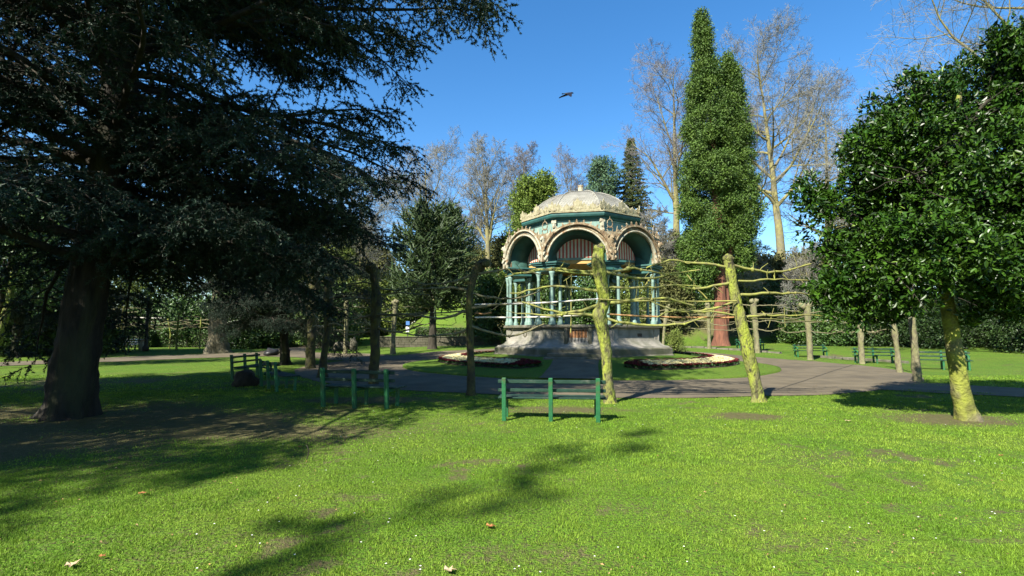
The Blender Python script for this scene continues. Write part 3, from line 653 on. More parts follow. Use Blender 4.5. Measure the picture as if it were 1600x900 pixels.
def pollard(base, pts, rad, levels, label, seed, arm=2.1, far=False, head=.2, tang=None, group='pollarded lime trees round the bandstand path', bark='moss_bark', forks=(), flare=.12, burr=.25, sides=(1, 1)):
    """pts: (dx, dz) of the trunk relative to its foot, seen across the view"""
    rng = np.random.default_rng(seed); t = empty('pollarded_lime', base, 0, label, 'tree', group)
    rx = np.array([1.0, 0, 0])
    Pp = np.array([[p[0], p[2] if len(p) > 2 else 0, p[1]] for p in pts]); Rr = np.interp(np.linspace(0, 1, len(Pp)), np.linspace(0, 1, len(rad)), rad)
    Pp[0, 2] = -.08
    obj('trunk', noisy_tube(Pp, Rr, 12 if far else 24, 26 if far else 110, .16, 5 if far else 7, seed, flare, burr), M[bark], t, smooth=True)
    hp = Pp[-1]; r1 = Rr[-1]
    obj('head', [knob(hp + rng.normal(0, r1 * .5, 3) * np.array([1, 1, .7]), r1 * (.75 + .35 * rng.random()) * (head / .2), seed + q) for q in range(5)], M[bark], t, smooth=True)
    tg = np.array(tang if tang is not None else (-(base[1] - KY), base[0] - KX, 0.0)); tg = tg[:3] if len(tg) == 3 else np.append(tg, 0); tg = tg / np.linalg.norm(tg)
    if tg[0] < 0: tg = -tg
    for lv in levels:
        for s in (-1, 1):
            if not sides[0 if s < 0 else 1]: continue
            lz = lv + rng.normal(0, .05)
            zq = np.interp(lz, Pp[:, 2], np.arange(len(Pp))); i = min(int(zq), len(Pp) - 2); w = zq - i; st = Pp[i] * (1 - w) + Pp[i + 1] * w
            n = 12; u = np.linspace(0, 1, n); L_ = arm * (.85 + .3 * rng.random())
            sag = rng.choice([-.14, .05, .12, -.22]); up = .06 * np.sin(u * rng.uniform(4, 9) + rng.random() * 6) 
            A = st[None] + tg[None] * (s * u * L_)[:, None] + np.stack([np.zeros(n), rng.normal(0, .012, n), sag * np.sin(u * math.pi) + up * u + rng.normal(0, .012, n) - .0], 1)
            r = np.linspace(.032 if not far else .034, .013 if not far else .018, n) * (.75 + .5 * rng.random()) * (1 + .25 * rng.random(n))
            pr = [tubes(A, r, 7)]
            for q in range(2):
                i = rng.integers(3, n - 1); pr.append(knob(A[i], r[i] * 1.6, seed + q + lv))
            S = A[rng.integers(2, n, 5)]; D = np.stack([rng.normal(0, .5, 5), rng.normal(0, .5, 5), rng.normal(.2, .7, 5)], 1)
            pr.append(tubes(grow(S, D, .12 + .25 * rng.random(5), 4, .2, (0, 0, .05), rng), np.tile(np.linspace(.012, .005, 4), (5, 1)), 4))
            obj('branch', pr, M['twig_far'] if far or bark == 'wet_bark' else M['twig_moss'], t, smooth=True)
    for f_ in forks:
        obj('branch', [tubes(np.array(f_[0], float), np.array(f_[1], float), 9)], M['moss_bark'], t, smooth=True)
    POL.append(t); return t
def pol_px(px, py, pts_px, wpx, levels, label, seed, depth=None, **kw):
    """foot at a pixel, trunk outline as pixel offsets scaled to metres at its distance"""
    g = G(px, py) if depth is None else X(px, depth)
    m = g[1] / F
    return pollard(g, [(a * m, b * m) for a, b in pts_px], [w * m / 2 for w in wpx], levels, label, seed, **kw)
pol_px(953, 630, [(0, 0), (-2, 25), (-4, 70), (-9, 110), (-14, 135), (-6, 160), (-10, 185), (-15, 215), (-13, 240)], [20, 16, 15, 18, 22, 18, 20, 22, 18], [2.05, 2.35, 2.62, 2.98, 3.22],
       'thick mossy pollarded tree with knobbly bulging trunk just right of the near bench', 1, burr=.36, head=.17)
pol_px(1186, 628, [(0, 0), (-6, 40), (-16, 90), (-26, 140), (-34, 180), (-40, 222)], [19, 17, 18, 16, 14, 15], [2.0, 2.45, 2.9, 3.25],
       'mossy pollarded tree leaning left beside the sunny path', 2, head=.17)
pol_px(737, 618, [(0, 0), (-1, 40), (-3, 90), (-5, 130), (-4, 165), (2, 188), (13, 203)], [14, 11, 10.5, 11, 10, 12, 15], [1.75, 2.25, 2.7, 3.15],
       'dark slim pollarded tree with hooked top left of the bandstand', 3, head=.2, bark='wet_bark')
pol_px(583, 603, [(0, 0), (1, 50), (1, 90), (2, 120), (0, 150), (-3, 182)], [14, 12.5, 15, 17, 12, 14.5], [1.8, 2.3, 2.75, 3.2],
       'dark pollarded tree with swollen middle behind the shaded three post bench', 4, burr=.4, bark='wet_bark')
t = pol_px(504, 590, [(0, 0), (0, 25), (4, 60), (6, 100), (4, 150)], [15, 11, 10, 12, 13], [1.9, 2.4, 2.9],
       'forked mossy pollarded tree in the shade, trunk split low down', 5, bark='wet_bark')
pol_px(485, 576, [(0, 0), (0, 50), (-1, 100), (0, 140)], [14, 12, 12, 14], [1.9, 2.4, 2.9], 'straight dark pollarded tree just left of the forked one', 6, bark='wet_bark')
for (px, dep, pts, w, lv, lab, s) in (
    (540, 37, [(0, 0), (1, 40), (0, 78)], [8, 7, 9], [1.7, 2.2, 2.7, 3.2], 'small far pollarded tree by the dark shrubs left of the low wall', 11),
    (614, 36, [(0, 0), (1, 40), (3, 82)], [9, 8, 10], [1.7, 2.2, 2.7, 3.2], 'far pollarded tree in front of the low dark wall', 12),
    (676, 40, [(0, 0), (0, 40), (-1, 75)], [8, 7, 9], [1.6, 2.1, 2.6, 3.1], 'far pollarded tree standing under the monkey puzzle', 13),
    (1035, 41.5, [(0, 0), (3, 28), (9, 62)], [5, 5, 8], [1.9, 2.3, 2.8, 3.1], 'thin leaning far pollarded tree beside the bandstand base', 14),
    (1108, 40, [(0, 0), (0, 30), (0, 68)], [6, 6, 8], [1.6, 2.1, 2.5, 3.0], 'far pollarded tree in front of the red trunk', 15),
    (1183, 36.6, [(0, 0), (-2, 35), (-4, 80)], [8, 8, 11], [1.7, 2.2, 2.7, 3.3], 'far pollarded tree by the first green bench on the lawn edge', 16),
    (1264, 31.4, [(0, 0), (0, 40), (-1, 84)], [9, 9, 13], [1.75, 2.25, 2.75, 3.15], 'far pollarded tree standing in front of the second far bench', 17),
    (1345, 27.5, [(0, 0), (-1, 30), (1, 75)], [10, 9, 11], [1.85, 2.4, 2.9], 'pollarded tree with ringed bark beside the third far bench', 18),
    (1402, 21.5, [(0, 0), (-2, 35), (-5, 80), (-8, 110)], [10, 8, 8, 9], [2.4, 2.8], 'thin pollarded tree under the dark glossy crown', 19),
    (1429, 17.6, [(0, 0), (-2, 60), (-3, 130)], [14, 11, 12], [2.4, 2.8], 'pale grey pollarded tree nearest the fourth far bench', 20)):
    m = dep / F
    pollard(X(px, dep), [(a * m, b * m) for a, b in pts], [q * m / 2 * .86 for q in w], lv, lab, s, far=True, burr=.3, arm=2.1, flare=.08, head=.15, bark='far_bark')
# saplings and posts of the far left trellis
for q, (px, dep, h, w, lab) in enumerate((
    (184, 45, 3.6, .13, 'pale trellis tree nearest the far left bench'), (190, 44, 3.6, .16, 'second pale trellis tree touching the one at the bench'), (233, 43, 2.7, .14, 'trellis tree half hidden behind the dark pole'),
    (266, 46, 2.6, .13, 'leaning slim trellis tree before the clipped hedge'), (277, 43, 3.0, .16, 'taller dark trellis tree before the clipped hedge'), (313, 45, 2.7, .13, 'trellis tree just left of the big pale trunk'), (65, 42, 2.6, .12, 'trellis tree at the far left behind the low shrub'))):
    pollard(X(px, dep), [(0, 0), (.04 if q == 3 else -.02, h * .5), (-.25 if q == 3 else .03, h)], [w / 2, w / 2.3, w / 2], [1.9, 2.3, h - .25], lab, 40 + q, far=True, arm=1.7, tang=(1, .12, 0), group='trained trees of the far left trellis', burr=.15, flare=.05)

# rails and canes of the trellis
def rail(p, q, m, label, name='trellis_rail', r=.022, n=9, seed=0, cat='rail', group='long rails tied along the pollarded trees'):
    p, q = np.array(p, float), np.array(q, float); u = np.linspace(0, 1, n)[:, None]
    rng = np.random.default_rng(seed); P = p + (q - p) * u; P[:, 2] -= .03 * np.sin(u[:, 0] * math.pi); P += rng.normal(0, .006, P.shape)
    o = obj(name, [tubes(P - p, np.full(n, r), 7), ], m, smooth=True, loc=p)
    return tag(o, label, cat, group)
def at(px, py, dep): d = ray(px, py); return (d[0] / d[1] * dep, dep, CAM_H + d[2] / d[1] * dep)
rail(at(742, 476, 13.7), at(937, 467, 12.25), M['white_rail'], 'upper pale rail between the hooked tree and the knobbly tree', seed=1)
rail(at(742, 496, 13.7), at(940, 491, 12.25), M['white_rail'], 'lower pale rail between the hooked tree and the knobbly tree', seed=2)
rail(at(948, 491, 12.25), at(1160, 496, 12.5), M['orange_rail'], 'orange brown rail between the knobbly tree and the leaning tree', seed=3)
rail(at(935, 468, 12.05), at(1150, 470, 12.2), M['cane'], 'mossy straight rail below the arms, knobbly tree to leaning tree', seed=4, r=.018)
rail(at(742, 489, 13.9), at(768, 488, 13.7), M['orange_rail'], 'short orange brown rail stub beside the hooked tree', seed=5)
rail(at(1168, 497, 12.8), at(1335, 503, 27.0), M['cane'], 'long thin rail from the leaning tree to the ringed bark tree', seed=6, r=.02)
rail(at(186, 495, 44), at(258, 497, 44.5), M['white_rail'], 'white rail on the far left trellis above the bench', seed=7, r=.05)
rail(at(175, 505, 44), at(240, 507, 44.5), M['white_rail'], 'lower white rail on the far left trellis', seed=8, r=.045)
rail(at(590, 491, 16.0), at(735, 486, 13.9), M['twig_far'], 'dark straight rail left of the hooked tree', seed=9, r=.02)
GC = 'bamboo canes tied to the trellis arms'
def cane(a, b, label, s): rail(a, b, M['cane'], label, 'cane', .016, 5, s, 'cane', GC)
cane(at(893, 430, 12.9), at(892, 520, 12.9), 'upright cane in front of the bandstand gate', 1)
cane(at(790, 435, 13.5), at(774, 475, 13.5), 'slanting cane left of the bandstand columns', 2)
cane(at(1020, 428, 12.5), at(990, 470, 12.5), 'slanting cane in front of the right bandstand columns', 3)
cane(at(1074, 430, 12.6), at(1108, 470, 12.6), 'slanting cane left of the leaning tree', 4)
cane(at(1145, 450, 13.2), at(1145, 483, 13.2), 'upright cane behind the leaning tree', 5)
cane(at(1209, 481, 34), at(1200, 512, 34), 'slanting cane on the far trellis before the grey trunk', 6)
cane(at(1225, 479, 34), at(1227, 511, 34), 'upright cane on the far trellis before the grey trunk', 7)
cane(at(1068, 482, 40), at(1092, 511, 40), 'slanting cane on the far trellis left of the red trunk', 8)

# ------------------------------------------------------------------ benches
def bench_frame(x, far=False):
    pr = [bbox(x - .04, x + .04, -.34, -.26, -.05, .80, .01),            # back post (back towards -y)
          bbox(x - .035, x + .035, .12, .19, -.05, .39, .01), bbox(x - .03, x + .03, -.26, .20, .33, .39, .008)]
    v, f = pr[0]; v = v.copy(); v[:, 1] -= np.maximum(0, v[:, 2] - .4) * .18; pr[0] = (v, f)
    return pr
def bench(loc, rz, label, s=1.0, W=1.84, group='green wooden park benches facing the bandstand', arms=False, slat='bench_slat'):
    t = empty('park_bench', loc, rz, label, 'bench', group); t.scale = (s, s, s)
    for x in (-W / 2 + .05, 0, W / 2 - .05): obj('frame', bench_frame(x), M['bench_green'], t)
    bk = []
    for z, h in ((.53, .062), (.69, .068)): bk.append(bbox(-W / 2 - .07, W / 2 + .10, -.275 - (z - .4) * .18 + .012, -.245 - (z - .4) * .18 + .012, z, z + h, .008))
    obj('backrest', bk, M[slat], t)
    obj('seat', [bbox(-W / 2 - .08, W / 2 + .12, y, y + .10, .392, .425, .008) for y in (-.22, -.10, .02, .14)], M[slat], t)
    if arms:
        for x in (-W / 2 + .05, W / 2 - .05):
            arc = [[x, -.28, .62], [x, -.12, .63], [x, .06, .60], [x, .19, .52], [x, .20, .42], [x, .13, .39]]
            obj('armrest', [tubes(arc, [.035] * 6, 7)], M['bench_green'], t, smooth=True)
    return t
def face_to(x, y): return math.atan2(-(KX - x), KY - y)
g = G(861, 654); bench(g, face_to(g[0], g[1]) * .2 - .05, 'bright green bench seen from behind at the sunlit edge of the near lawn', 1.0)
g = G(566, 634); bench(g, R(-14), 'shaded bench seen from behind under the cedar, left of the hooked tree', 1.08, W=1.55)
g = G(438, 607); bench(g, R(-52), 'dark bench turned sideways in the shade beside the forked tree', 1.05)
g = G(398, 590); bench(g, R(-88), 'dark bench seen end on, farthest left on the ring path', 1.1)
for px, dep, lab, rz in ((1172, 38.6, 'first far bench, standing between the leaning trunk and the red trunk', 176), (1266, 33.6, 'second far bench on the lawn edge, halved by a slim trunk', 170),
                     (1366, 28.0, 'third far bench beside the ringed bark tree', 163), (1470, 23.2, 'fourth far bench, partly hidden by the big leaning mossy trunk', 148)):
    g = X(px, dep); bench(g, R(rz), lab, 1.05, arms=True, W=1.75)
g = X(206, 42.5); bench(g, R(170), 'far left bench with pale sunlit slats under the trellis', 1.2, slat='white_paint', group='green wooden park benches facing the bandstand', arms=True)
# ------------------------------------------------------------------ the big cedar on the left
def spikes(Pts, Tan, rng, k=5, ln=.045, wd=.008):
    m = len(Pts); C = np.repeat(Pts, k, 0); t = np.repeat(Tan, k, 0)
    D = nrm(t * .75 + rng.normal(0, .75, (m * k, 3))); s = nrm(np.cross(D, rng.normal(0, 1, (m * k, 3)))) * (wd * (.7 + .6 * rng.random(m * k)))[:, None]
    V = np.stack([C - s, C + s, C + D * (ln * (.6 + .8 * rng.random(m * k)))[:, None]], 1).reshape(-1, 3)
    return V, np.arange(m * k * 3).reshape(-1, 3)
def along(P, per_m, rng, t0=0.0):
    """points spread along a batch of polylines"""
    B, n, _ = P.shape; L_ = np.linalg.norm(np.diff(P, axis=1), axis=2).sum(1)
    cnt = np.maximum(1, (L_ * per_m * (1 - t0)).astype(int)); idx = np.repeat(np.arange(B), cnt)
    t = t0 + (1 - t0) * rng.random(len(idx)); x = t * (n - 1); i = np.minimum(x.astype(int), n - 2); w = (x - i)[:, None]
    return P[idx, i] * (1 - w) + P[idx, i + 1] * w, nrm(P[idx, i + 1] - P[idx, i])
rng = np.random.default_rng(21)
cz = empty('blue_cedar', CED, 0, 'huge dark blue green cedar with thick ridged trunk and sweeping limbs over the left lawn', 'tree')
ctr = np.array([[0, 0, -.1], [.12, .0, 1.2], [.22, 0, 2.6], [.35, .05, 4.2], [.5, .1, 6.5], [.6, .1, 10], [.55, .1, 13], [.5, .1, 14], [.5, .1, 14.8]])
obj('trunk', noisy_tube(ctr, [.41, .36, .33, .31, .30, .27, .23, .15, .04], 26, 90, .16, 5, 3, .30, .10), M['cedar_bark'], cz, smooth=True)
lim = []                                                             # height, compass (0 = right of view, 90 = away), length, rise
for z_, az, ln_, up in ((7.2, -8, 8.6, .16), (8.6, -22, 9.6, .14), (9.6, -34, 9.0, .12), (6.0, 6, 6.6, .10), (5.0, -14, 5.4, .06), (4.3, 12, 5.6, -.01), (5.6, -45, 6.0, .12), (3.6, 30, 5.4, .02),
                       (7.8, 20, 8.2, .12), (10.5, 0, 8.8, .14), (11.5, -18, 8.0, .14), (8.2, -62, 5.6, .12), (6.6, -80, 5.6, .10), (4.9, 50, 7.0, .04), (9.2, 45, 8.0, .1), (12.5, 20, 7.0, .12), (3.3, -30, 5.0, .02), (4.2, -60, 5.6, .05)):
    lim.append((z_, az, ln_, up))
for q in range(84):
    z_ = 3.0 + 12 * rng.random() ** 1.3; lim.append((z_, rng.uniform(60, 290) if q % 5 else rng.uniform(-20, 60), (9.6 - .36 * max(0, z_ - 7)) * rng.uniform(.65, 1.0), rng.uniform(.0, .16)))
for q in range(30): 
    a_ = rng.uniform(-125, 45); lim.append((8.5 + 5.5 * rng.random(), a_, rng.uniform(3.6, 5.0) if a_ < -20 else rng.uniform(6, 8.2), rng.uniform(.02, .14)))
lim = np.array(lim); sel = np.abs((lim[:, 1] + 180) % 360 - 180) < 62; lim[sel, 2] = np.minimum(lim[sel, 2], np.where(lim[sel, 0] < 7, 4.9 + .5 * (lim[sel, 0] - 3.5), 9.5)); lim[:, 0] = np.minimum(lim[:, 0], 12.4); sel = (lim[:, 0] > 7.5) & (lim[:, 1] > 22) & (lim[:, 1] < 88); lim[sel, 2] = np.minimum(lim[sel, 2], 4.6); nL = len(lim)
S = np.stack([np.interp(lim[:, 0], ctr[:, 2], ctr[:, 0]), np.interp(lim[:, 0], ctr[:, 2], ctr[:, 1]), lim[:, 0]], 1)
a = np.radians(lim[:, 1]); D = np.stack([np.cos(a), np.sin(a), lim[:, 3] * 2.0 + .12], 1)
P1 = grow(S, D, lim[:, 2], 14, .075, (0, 0, -.022), rng, curl=.16); R1 = taper(.03 + .008 * lim[:, 2], 14, .10)
obj('limb', [tubes(P1, R1, 8)], M['dark_bark'], cz, smooth=True)['kind'] = 'stuff'
S2, D2, t2, r2, i2 = spawn(P1, R1, 32, .08, 1.0, R(58), rng, .25, flat=.35); L2 = (.55 + 2.3 * np.sin(np.clip(t2 * 1.15, 0, 1) * math.pi) ** .7 * .62 + .3 * rng.random(len(t2))) * lim[i2, 2] / 8.5
P2 = grow(S2, D2, L2, 7, .09, (0, 0, -.045), rng, curl=.3); R2 = taper(np.minimum(r2 * .5, .022), 7, .25)
S3, D3, t3, r3, i3 = spawn(P2, R2, 11, .08, 1.0, R(60), rng, .3, flat=.5); L3 = (.25 + .5 * rng.random(len(t3))) * (1.15 - .6 * t3)
P3 = grow(S3, D3, L3, 4, .12, (0, 0, -.16), rng, curl=.3); R3 = taper(np.full(len(t3), .006), 4, .5)
obj('twigs', [tubes(P2, R2, 4), tubes(P3, R3, 3)], M['dark_bark'], cz)['kind'] = 'stuff'
pa, ta = along(P2, 13, rng, .2); pb, tb = along(P3, 24, rng)
obj('foliage', [spikes(np.concatenate([pa, pb]), np.concatenate([ta, tb]), rng, 5, .062, .0125)], M['cedar_needle'], cz)['kind'] = 'stuff'
print('cedar', len(P2), len(P3), len(pa) + len(pb))

# ------------------------------------------------------------------ leafy crowns
def blob_points(blobs, n, rng, shell=.72, inner=.3, squash=1.0):
    """points spread on the skin (and some inside) of a union of balls; rows x,y,z,r"""
    B = np.asarray(blobs, float); w = B[:, 3] ** 2; pick = rng.choice(len(B), int(n * 1.9), p=w / w.sum())
    d = rdir(rng, len(pick)); u = np.where(rng.random(len(pick)) < inner, rng.random(len(pick)) ** .4 * shell, shell + (1.04 - shell) * rng.random(len(pick)))
    p = B[pick, :3] + d * (B[pick, 3] * u)[:, None] * np.array([1, 1, squash])
    dd = np.min(np.linalg.norm((p[:, None, :] - B[None, :, :3]) / np.array([1, 1, squash]), axis=2) / B[None, :, 3] + 0 * B[None, :, 3], axis=1)
    ok = (dd > .55) | (rng.random(len(p)) < .35); p, d = p[ok][:n], d[ok][:n]
    return p, d
def leaf_mass(p, d, rng, k, ln, wd, spread=.25, up=.2, fold=.12, six=False, droop=0.0):
    m = len(p); C = np.repeat(p, k, 0) + rng.normal(0, spread, (m * k, 3)); o = np.repeat(d, k, 0)
    D = nrm(o * .7 + rng.normal(0, .75, (m * k, 3)) + np.array([0, 0, up - droop])); N = nrm(o + rng.normal(0, .6, (m * k, 3)) + np.array([0, 0, .5]))
    return leaves(C, D, N, ln * (.6 + .7 * rng.random(m * k)), wd * (.7 + .5 * rng.random(m * k)), fold, six)
# magnolia on the right
rng = np.random.default_rng(31)
mg = empty('evergreen_magnolia', MAG, 0, 'glossy dark leaved evergreen magnolia with leaning yellow mossy trunk at the right', 'tree')
m = MAG[1] / F
def mp(px, py, dy=0.0): s_ = (MAG[1] + dy) / MAG[1]; q = at(px, py, MAG[1] + dy); return [q[0] - MAG[0], dy, q[2] - MAG[2]]
tk = [mp(1512, 660), mp(1505, 630), mp(1497, 580), mp(1489, 530), mp(1481, 480), mp(1474, 430, .1), mp(1468, 360, .2), mp(1480, 260, .2), mp(1500, 140, .3)]
tk[0][2] = -.1
obj('trunk', noisy_tube(tk, [.175, .15, .135, .125, .12, .115, .10, .08, .05], 22, 70, .10, 6, 8, .26, .15), M['magnolia_bark'], mg, smooth=True)
S = np.array([tk[5], tk[5], tk[5], tk[6], tk[6], tk[6], tk[7], tk[7], tk[5], tk[6]]); E = np.array([mp(1300, 420, .4), mp(1400, 440, -.8), mp(1590, 430, -.3), mp(1320, 320, .5), mp(1600, 300, .3), mp(1420, 270, -.9), mp(1400, 170), mp(1580, 140), mp(1560, 400, 1.5), mp(1350, 330, 1.6)])
PL = np.stack([S + (E - S) * u + np.array([0, 0, .35]) * math.sin(u * math.pi) for u in np.linspace(0, 1, 9)], 1) + rng.normal(0, .03, (10, 9, 3)) * np.linspace(0, 1, 9)[None, :, None]
RL = taper(np.full(10, .06), 9, .2); s2, d2, t2_, r2_, _ = spawn(PL, RL, 14, .2, 1, R(50), rng); pb = grow(s2, d2, .5 + .8 * rng.random(len(s2)), 6, .14, (0, 0, .02), rng)
obj('limb', [tubes(PL, RL, 8), tubes(pb, taper(r2_ * .45, 6, .3), 5)], M['dark_bark'], mg, smooth=True)['kind'] = 'stuff'
mb = []
for px, py, dy, r in ((1480, 300, 0, 1.9), (1400, 300, .2, 1.45), (1345, 335, .3, 1.0), (1290, 335, .4, .55), (1335, 425, .2, .85), (1300, 400, .5, .55), (1395, 420, -.5, .85), (1430, 200, .1, 1.2), (1405, 170, .2, .65), (1480, 140, .2, .85), (1540, 125, .3, 1.0), (1610, 130, .3, 1.2),
                      (1590, 240, .2, 1.7), (1560, 350, -.6, 1.2), (1530, 400, -.9, .8), (1600, 420, -.4, .9), (1450, 385, -1.0, .8), (1500, 250, 1.6, 1.8), (1420, 330, 1.8, 1.4), (1590, 330, 1.8, 1.8), (1345, 260, .2, .6), (1660, 300, .3, 1.9), (1690, 200, .6, 1.5), (1260, 300, .5, .28), (1272, 365, .5, .3), (1650, 430, .2, .9), (1372, 215, .1, .5), (1320, 470, .2, .4), (1370, 470, .3, .35), (1560, 450, -.6, .45), (1630, 460, -.5, .55), (1420, 470, -.2, .4), (1520, 470, -.7, .4), (1590, 480, -.6, .35), (1280, 440, .4, .4), (1585, 492, -.4, .4), (1545, 484, -.4, .35), (1308, 478, .3, .35), (1600, 60, .4, .8), (1560, 90, .3, .5)):
    q = mp(px + 14, py + 12, dy); mb.append(q + [r * .88])
mb0 = list(mb)
for q in range(150):                                                 # sprigs standing out of the outline
    b_ = mb0[rng.integers(len(mb0))]; dd = rdir(rng, 1)[0]; rr_ = rng.uniform(.14, .32); mb.append([b_[i_] + dd[i_] * b_[3] * 1.1 for i_ in range(3)] + [rr_])
mb = [b_ for b_ in mb if b_[2] - b_[3] > 1.75 - CED[2]]
p, d = blob_points(mb, 21000, rng, .64, .38)
gapn = np.array([mnoise.noise((a_[0] * 2.1, a_[1] * 2.1, a_[2] * 2.1)) for a_ in p]); keep = (gapn > -.20) & (np.array([mnoise.noise((a_[0] * .9 + 5, a_[1] * .9, a_[2] * .9)) for a_ in p]) > -.42); p, d = p[keep], d[keep]
yng = rng.random(len(p)) < .035
obj('foliage', [leaf_mass(p[~yng], d[~yng], rng, 9, .108, .050, .06, .25, .22, True, 0.15), leaf_mass(p[yng], d[yng], rng, 3, .11, .055, .05, .4, .2, True) + (1,)], [M['magnolia_leaf'], M['magnolia_young']], mg)['kind'] = 'stuff'

def leafy(name, px, dep, top, bottom, wpx, kind, label, cat, group, seed, n=1500, k=5, leaf=None, lobes=16, trunk_w=.18, flat_top=0.0, taper_=1.0, base=None, bark='dark_bark', spread=.22, shape='dome', elong=1.9):
    """a shrub or evergreen tree standing on the ground at a distance, crown between two pixel rows"""
    rng = np.random.default_rng(seed); g = X(px, dep) if base is None else base; t = empty(name, g, 0, label, cat, group)
    z1 = Hh(top, dep) - g[2]; z0 = max(Hh(bottom, dep) - g[2], -.1) if bottom is not None else .05; w = wpx / F * dep / 2; h = z1 - z0
    bl = []
    for q in range(lobes):
        u = (q + rng.random()) / lobes; a = q * 2.4 + rng.random()
        if shape == 'dome': rr_ = math.sqrt(max(.05, 1 - (max(0, (u - .38) / .66)) ** 2)) * (.75 + .25 * min(1, u / .25))
        elif shape == 'cone': rr_ = (1 - u) ** .8 * .95 + .05
        else: rr_ = math.sin(math.pi * min(1, .12 + u * .86)) ** .6
        rad = w * (.34 if shape != 'cone' else .30) * rng.uniform(.8, 1.25); off = max(0, w * rr_ - rad * .8) * rng.uniform(.55, 1.0)
        rad = min(rad, h * .42)
        bl.append([off * math.cos(a), off * math.sin(a), z0 + min(max(u * h, rad * .6), h - rad * .75), rad])
    p, d = blob_points(bl, n, rng, .7, .3); p[:, 2] = np.maximum(p[:, 2], .03)
    lf = leaf or max(.09, dep * .0047)
    obj('foliage', [leaf_mass(p, d, rng, k, lf * elong * .62, lf * .62, lf * 1.1)], M[kind], t)['kind'] = 'stuff'
    nst = 1 if z0 > .6 else 4; P = []; Rr = []
    for q in range(nst):
        e = bl[int(len(bl) * .75) - q]; P.append([[0 + .1 * q, .06 * q, -.15], [e[0] * .1, e[1] * .1, z0 + h * .15], [e[0] * .45, e[1] * .45, z0 + h * .4], [e[0] * .9, e[1] * .9, e[2]]]); Rr.append(np.array([1.15, .9, .6, .25]) * trunk_w)
    br = np.array([[[0, 0, z0 + h * .1], [b_[0] * .5, b_[1] * .5, (z0 + h * .1 + b_[2]) / 2 + .1], b_[:3]] for b_ in bl])
    obj('trunk' if nst == 1 else 'stem', [tubes(np.array(P), np.array(Rr), 8), tubes(br, np.tile([trunk_w * .4, trunk_w * .28, trunk_w * .1], (len(br), 1)), 5)], M[bark], t, smooth=True)
    return t
# ------------------------------------------------------------------ bare trees
def bare(name, px, dep, top, label, seed, spread=.36, group='leafless trees behind the bandstand', bark='bare_bark', twig='bare_twig', trunk_w=None, lean=0.0, base=None, height=None, k1=14, first=.28, ang=48, up=.035, dens=1.0, rz=0.0, minr=.014, sweep=0):
    rng = np.random.default_rng(seed); g = X(px, dep) if base is None else base; H = (Hh(top, dep) - g[2]) if height is None else height
    t = empty(name, g, rz, label, 'tree', group); tw = trunk_w or H * .022
    P0 = grow(np.array([[0, 0, -.3]]), np.array([[lean, 0, 1.0]]), np.array([H * .97]), 18, .022, (0, 0, .03), rng); R0 = taper(np.array([tw]), 18, .06, .8)
    R0[0, 0] *= 1.5; R0[0, 1] *= 1.12
    S1, D1, t1, r1, _ = spawn(P0, R0, k1, first, .98, R(ang), rng, .2); L1 = H * spread * (1.25 - .85 * t1) * rng.uniform(.8, 1.15, len(t1))
    P1 = grow(S1, D1, L1, 9, .10, (0, 0, up), rng); R1 = taper(np.minimum(r1 * .62, tw * .5), 9, .16)
    S2, D2, t2, r2, i2 = spawn(P1, R1, int(9 * dens), .2, 1, R(42), rng, .25); L2 = L1[i2] * (.62 - .3 * t2) * rng.uniform(.75, 1.2, len(t2))
    P2 = grow(S2, D2, L2, 6, .12, (0, 0, up * .7), rng); R2 = taper(np.maximum(r2 * .58, minr * 1.5), 6, .25)
    S3, D3, t3, r3, i3 = spawn(P2, R2, 6, .15, 1, R(42), rng, .3); L3 = L2[i3] * (.58 - .25 * t3) * rng.uniform(.7, 1.2, len(t3))
    P3 = grow(S3, D3, L3, 5, .14, (0, 0, up), rng); R3 = taper(np.maximum(r3 * .55, minr), 5, .5)
    S4, D4, t4, r4, i4 = spawn(P3, R3, 6, .1, 1, R(45), rng, .3); L4 = L3[i4] * (.62 - .2 * t4) * rng.uniform(.6, 1.3, len(t4))
    P4 = grow(S4, D4, L4, 4, .15, (0, 0, up), rng); R4 = taper(np.full(len(t4), minr), 4, .6)
    S5, D5, t5, r5, i5 = spawn(P4, R4, 3, .2, 1, R(45), rng, .3); L5 = L4[i5] * .55 * rng.uniform(.6, 1.3, len(t5))
    P5 = grow(S5, D5, L5, 3, .15, (0, 0, up), rng); R5 = taper(np.full(len(t5), minr * .75), 3, .6)
    obj('trunk', [tubes(P0, R0, 12), tubes(P1, R1, 8), tubes(P2, R2, 5)], M[bark], t, smooth=True)
    obj('crown', [tubes(P3, R3, 4), tubes(P4, R4, 3), tubes(P5, R5, 3)], M[twig], t)['kind'] = 'stuff'
    return t
bare('bare_plane_tree', 1226, 62, 66, 'tall leafless tree with yellow mossy trunk right of the twin topped conifer', 51,   .42, trunk_w=.66, first=.34, k1=20, ang=54, up=.05)
bare('bare_tree', 1062, 66, 108, 'wide leafless tree rising between the bandstand dome and the twin topped conifer', 52, .42, twig='purple_twig')
bare('bare_tree', 662, 68, 232, 'rounded leafless tree above the monkey puzzle tree', 53, .46, trunk_w=.45)
bare('bare_tree', 762, 62, 228, 'upright leafless tree with long ascending limbs left of the bandstand', 54, .40, ang=28, up=.06, trunk_w=.5)
bare('bare_tree', 806, 70, 242, 'thin leafless tree just behind the upright leafless one', 55, .34, twig='purple_twig', ang=34)
bare('bare_tree', 886, 85, 248, 'small purple twigged leafless tree peeping over the bandstand dome', 56, .40, twig='purple_twig')
bare('bare_tree', 1300, 70, 150, 'far leafless tree between the mossy plane and the magnolia', 57, .40, twig='purple_twig')
bare('bare_tree', 1165, 72, 150, 'leafless tree mostly hidden behind the twin topped conifer', 58, .38, twig='purple_twig')
